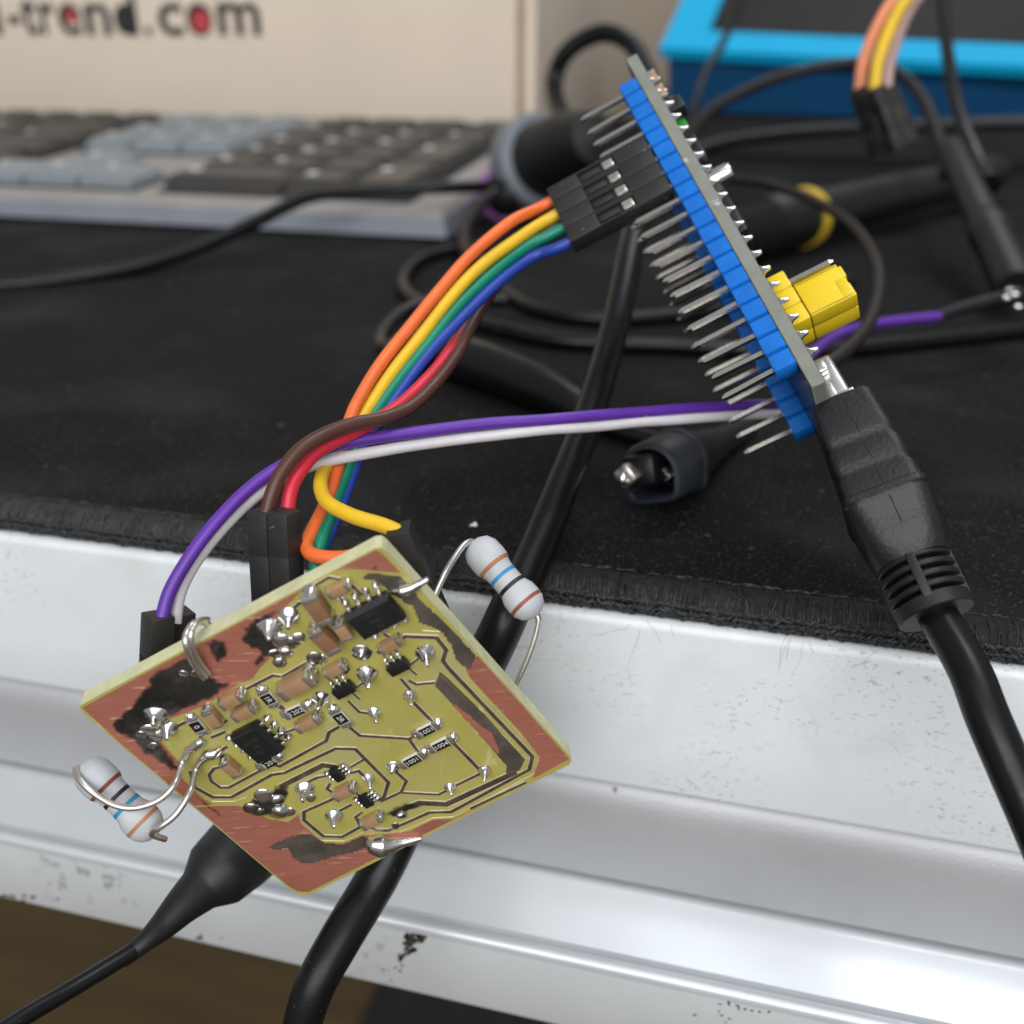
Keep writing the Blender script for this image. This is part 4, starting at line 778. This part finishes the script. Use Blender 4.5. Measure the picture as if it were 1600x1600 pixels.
for k, (p1, p2, wd, ht, m) in enumerate([((484, 932), (508, 966), 1.5, 1.6, 'cap_dark'), ((494, 985), (522, 1012), 1.5, 1.5, 'cap_dark'), ((529, 975), (543, 993), 1.15, 1.1, 'cap_brown'), ((517, 926), (541, 914), 1.0, .95, 'cap_brown'), ((443, 1081), (484, 1058), 1.6, 1.6, 'cap_brown'), ((512, 1052), (534, 1040), 1.0, 1.0, 'cap_brown'), ((598, 1014), (621, 1001), 1.0, 1.0, 'cap_brown'), ((468, 1136), (494, 1122), 1.1, 1.1, 'cap_brown'), ((349, 1099), (375, 1087), 1.15, 1.2, 'cap_brown'), ((369, 1118), (394, 1105), 1.1, 1.1, 'cap_brown'), ((324, 1112), (340, 1130), 1.1, 1.1, 'cap_brown'), ((351, 1191), (370, 1207), 1.1, 1.1, 'cap_brown'), ((526, 1243), (549, 1231), 1.1, 1.1, 'cap_brown'), ((569, 1288), (592, 1277), 1.1, 1.1, 'cap_brown')]): cap(p1, p2, wd, ht, m, k)
# chip resistors
def chipres(p1, p2, code, seed):
    fm_, L = along(p1, p2, .35); L += .3; wd = 1.15
    o = build('chip_resistor', [box(fm_, (0, 0, .26), (L * .98, wd, .44), .04)], 'ceramic_white', ob)
    top = build('resistive_face', [box(fm_, (0, 0, .5), (L * .58, wd * .96, .06), .02, 1)], 'res_black', o)
    yd = fm_.to_3x3() @ V((1, 0, 0)); flip = yd.dot(RT) < 0
    tm_ = fm_ @ Matrix.Translation((0, 0, .535)) @ (Matrix.Rotation(math.pi, 4, 'Z') if flip else Matrix())
    try:
        g = text_geo(code, .82, tm_, .008); build('printed_code', [g], 'res_print', o, smooth=0)
    except Exception as e: print('text', e)
    for s in (-1, 1):
        build('end_cap', [box(fm_, (s * L * .42, 0, .28), (L * .22, wd + .04, .5), .1)], 'tin_lead', o)
        g = lathe(Matrix(), [(0, 1), (.3, .9), (.65, .6), (.9, .28), (1, 0)], 12); vs = []
        for v in g[0]:
            d = noise.noise_vector(v * 1.6 + V((seed * 1.7, s, 3))) * .2; vs.append(fm_ @ V((s * L * .52 + (v.x + d.x) * .55, (v.y + d.y) * .6, .04 + max(0, v.z) * .55)))
        build('solder_fillet', [(vs, g[1])], 'solder', o, smooth=70)
for k, (p1, p2, c) in enumerate([((410, 1081), (428, 1101), '1R'), ((447, 1118), (478, 1104), '1202'), ((522, 1111), (542, 1132), '2R'), ((652, 1148), (682, 1133), '1001'), ((673, 1171), (706, 1155), '1004'), ((628, 1196), (661, 1179), '1001'), ((299, 1124), (316, 1144), '0'), ((408, 1198), (434, 1184), '1201')]): chipres(p1, p2, c, k)
# eight pin chips
def soic(px, py, longx, w1, l1, lines, seed):
    x = EX if longx else EY; y = UPN.cross(x); m4 = fr(Q(px, py, 1.3) - UPN * 1.3, x, y, UPN)
    hx, hy = l1 / 2, w1 / 2; ch = .28
    vs = [V((sx * (hx - i), sy * (hy - j), z)) for z, i, j in ((.25, .12, .12), (.75, 0, 0), (1.0, 0, 0), (1.45, .1, .1 + 0), (1.5, .16, .16)) for sx, sy in ((-1, -1), (1, -1), (1, 1), (-1, 1))]
    up_ = 1 if (m4.to_3x3() @ V((0, 1, 0))).dot(UP) > 0 else -1
    for i in (12, 13, 14, 15, 16, 17, 18, 19):
        if vs[i].y * up_ > 0: vs[i].y -= up_ * (.45 if i >= 16 else .32)
    fs = [[3, 2, 1, 0], [16, 17, 18, 19]]
    for k in (0, 4, 8, 12): fs += [[k + i, k + (i + 1) % 4, k + 4 + (i + 1) % 4, k + 4 + i] for i in range(4)]
    o = build('chip', [([m4 @ v for v in vs], fs)], 'chip_body', ob, smooth=15)
    for s in (-1, 1):
        for i in range(4):
            xx = (i - 1.5) * 1.13
            g = [box(m4, (xx, s * (hy + .12), .82), (.38, .36, .16), .03, 1), box(m4, (xx, s * (hy + .34), .48), (.38, .17, .8), .05, 1), box(m4, (xx, s * (hy + .62), .16), (.38, .6, .16), .04, 1)]
            pn = build('pin', g, 'tin_lead', o)
            gg = lathe(Matrix(), [(0, 1), (.3, .9), (.65, .6), (.9, .28), (1, 0)], 12); vv = []
            for v in gg[0]:
                d = noise.noise_vector(v * 1.6 + V((seed * 1.7 + i, s, 5))) * .25; vv.append(m4 @ V((xx + (v.x + d.x) * .36, s * (hy + .72) + (v.y + d.y) * .5, .04 + max(0, v.z + d.z) * random.uniform(.5, .8))))
            build('solder_joint', [(vv, gg[1])], 'solder', pn, smooth=70)
    xd = m4.to_3x3() @ V((1, 0, 0))
    rotm = Matrix() if longx else Matrix.Rotation(math.pi / 2, 4, 'Z')
    if (m4.to_3x3() @ (rotm.to_3x3() @ V((1, 0, 0)))).dot(RT) < 0: rotm = rotm @ Matrix.Rotation(math.pi, 4, 'Z')
    for i, tx in enumerate(lines):
        build('marking', [text_geo(tx, .72, m4 @ Matrix.Translation((0, -up_ * .12, 1.505)) @ rotm @ Matrix.Translation((0, .85 - i * .85, 0)), .004)], 'chip_print', o, smooth=0)
soic(402, 1164, False, 3.3, 4.5, ['AD60', '58', '621'], 1)
soic(586, 966, True, 3.3, 4.7, ['74HC', '50A', '21'], 2)
# small transistors / references
def sot(px, py, x, l, wd, ht, n1, n2, seed):
    y = UPN.cross(x); m4 = fr(Q(px, py, ht) - UPN * ht, x, y, UPN); up_ = 1 if (m4.to_3x3() @ V((0, 1, 0))).dot(UP) > 0 else -1
    o = build('small_chip', [box(m4, (0, 0, ht / 2 + .12), (l, wd, ht), .09)], 'chip_body', ob)
    for s, n in ((up_, n1), (-up_, n2)):
        for i in range(n):
            xx = (i - (n - 1) / 2) * (l * .34 if n > 2 else l * .6)
            pn = build('pin', [box(m4, (xx, s * (wd / 2 + .1), .5), (.26, .3, .12), .03, 1), box(m4, (xx, s * (wd / 2 + .24), .3), (.26, .12, .5), .04, 1), box(m4, (xx, s * (wd / 2 + .45), .12), (.26, .5, .12), .03, 1)], 'tin_lead', o)
            if s == up_ or seed > 2:
                gg = lathe(Matrix(), [(0, 1), (.4, .85), (.8, .45), (1, 0)], 10); build('solder_joint', [([m4 @ V((xx + v.x * .24, s * (wd / 2 + .5) + v.y * .42, .04 + v.z * .5)) for v in gg[0]], gg[1])], 'solder', pn, smooth=70)
sot(622, 1045, EX, 2.1, 1.2, .9, 3, 2, 1); sot(537, 1081, EX, 2.1, 1.2, .9, 3, 2, 2); sot(527, 1213, EY, 1.6, 1.05, .8, 3, 3, 3); sot(572, 1254, EY, 1.6, 1.05, .8, 3, 3, 4)
# leads and larger solder lumps
def lump(pts, rs, m='solder', seed=0):
    g = tube(pts, rs, 16, 6); vs = [v + noise.noise_vector(v * .9 + V((seed, 0, 0))) * .12 for v in g[0]]; return build('solder_joint', [(vs, g[1])], m, ob, smooth=70)
lump([Q(572, 1312, .2), Q(585, 1318, .5), Q(603, 1320, .55), Q(622, 1316, .4), Q(645, 1313, .3), Q(658, 1310, .25)], [.4, 1.15, 1.4, 1.0, .6, .45, .25], 'solder', 1)
lump([Q(612, 925, .2), Q(628, 922, .4), Q(645, 918, .4), Q(660, 910, .3), Q(668, 905, .2)], [.25, .6, .5, .3, .25], 'solder', 2)
lump([Q(292, 1172, .3), Q(302, 1168, .4), Q(312, 1160, .35), Q(318, 1155, .2)], [.35, .55, .5, .3], 'solder', 3)
lump([Q(312, 1188, .3), Q(325, 1180, .45), Q(335, 1178, .45), Q(345, 1170, .3)], [.35, .55, .55, .3], 'solder', 4)
lump([Q(305, 1040, .3), Q(314, 1052, .4), Q(321, 1060, .3)], [.3, .45, .3], 'dull_solder', 5)
wq = lambda x, y, h: Q(x, y, h)
build('wire_loop', [tube([Q(335, 985, -2.2), Q(318, 972, -1.8), Q(302, 975, -.6), Q(291, 992, .8), Q(292, 1012, 1.5), Q(302, 1036, 1.0), Q(320, 1057, .35)], .33, 12)], 'tin_lead', ob)
build('wire_loop', [tube([Q(325, 968, -2.2), Q(312, 970, -1.2), Q(300, 985, .4), Q(300, 1010, 1.1), Q(312, 1035, .9), Q(326, 1053, .35)], .3, 12)], 'tin_lead', ob)
# axial resistors
def axial(name_lab, p1, p2, r1, r2, bands, leads):
    A, B = P(*p1), P(*p2); L = (B - A).length; m4 = axis_frame(A, B - A)
    e = 2.0
    prof = [(-r1 * .98, 0), (-r1 * .93, r1 * .42), (-r1 * .7, r1 * .78), (-r1 * .3, r1 * .97), (r1 * .25, r1), (r1 * .62, r1 * .97), (r1 * .95, r2 * 1.06), (r1 * 1.3, r2), (L - r1 * 1.3, r2), (L - r1 * .95, r2 * 1.06), (L - r1 * .62, r1 * .95), (L - r1 * .2, r1 * .97), (L + r1 * .2, r1 * .93), (L + r1 * .55, r1 * .74), (L + r1 * .8, r1 * .4), (L + r1 * .88, 0)]
    def rad(t):
        for (a_, ra), (b_, rb) in zip(prof, prof[1:]):
            if a_ <= t <= b_: return ra + (rb - ra) * (t - a_) / (b_ - a_ + 1e-9)
        return r2
    o = build('axial_resistor', [lathe(m4, prof, 40)], 'res_body', ob, smooth=60); o['label'] = name_lab
    for t, wd, m in bands:
        build('colour_band', [lathe(m4, [(t + wd * q, rad(t + wd * q) + (.03 if 0 < q < 1 else -.04)) for q in (0, .04, .35, .65, .96, 1)], 40)], m, o, smooth=60)
    for l in leads: build('lead', [tube(l, .33, 12)], 'tin_lead', o)
    return o
RD = 107.5
A_, B_ = (758, 868, RD), (822, 942, RD - 1.5)
axial('white axial resistor with tan, blue, black and brown bands', A_, B_, 2.02, 1.55, [(1.35, .42, 'band_tan'), (2.75, .42, 'band_blue'), (4.15, .48, 'band_black'), (6.5, .42, 'band_brown')],
      [[P(742, 850, RD), P(735, 846, RD - .3), P(722, 855, RD - 1.5), P(700, 888, RD - 4), P(684, 920, 102), P(672, 950, 101)], [P(838, 958, RD - 1.3), P(841, 975, RD - 1.2), P(829, 1018, RD - .8), P(806, 1070, 107.5), P(780, 1120, 109)]])
RL = 105.0
axial('white axial resistor with brown, black, blue and tan bands', (150, 1214, RL), (226, 1287, RL), 2.02, 1.55, [(1.3, .42, 'band_brown'), (2.75, .46, 'band_black'), (4.1, .46, 'band_blue'), (6.45, .42, 'band_tan')],
      [[P(128, 1204, RL), P(121, 1198, RL - .6), P(118, 1204, RL - 1.5), P(126, 1220, RL - 2.6), P(150, 1242, RL - 3.2), P(182, 1259, RL - 3.6), P(214, 1262, RL - 3.6), P(250, 1249, RL - 3.2), P(273, 1225, RL - 2.6), Q(285, 1192, .8), Q(294, 1174, .5), Q(308, 1163, .4)],
       [P(258, 1311, RL + 1), P(248, 1308, RL), P(236, 1303, RL - 1), P(240, 1297, RL - 2.2), P(252, 1291, RL - 2.8), P(276, 1271, RL - 2.6), P(297, 1237, RL - 1.8), Q(306, 1204, .7), Q(315, 1188, .45), Q(332, 1180, .4)]])
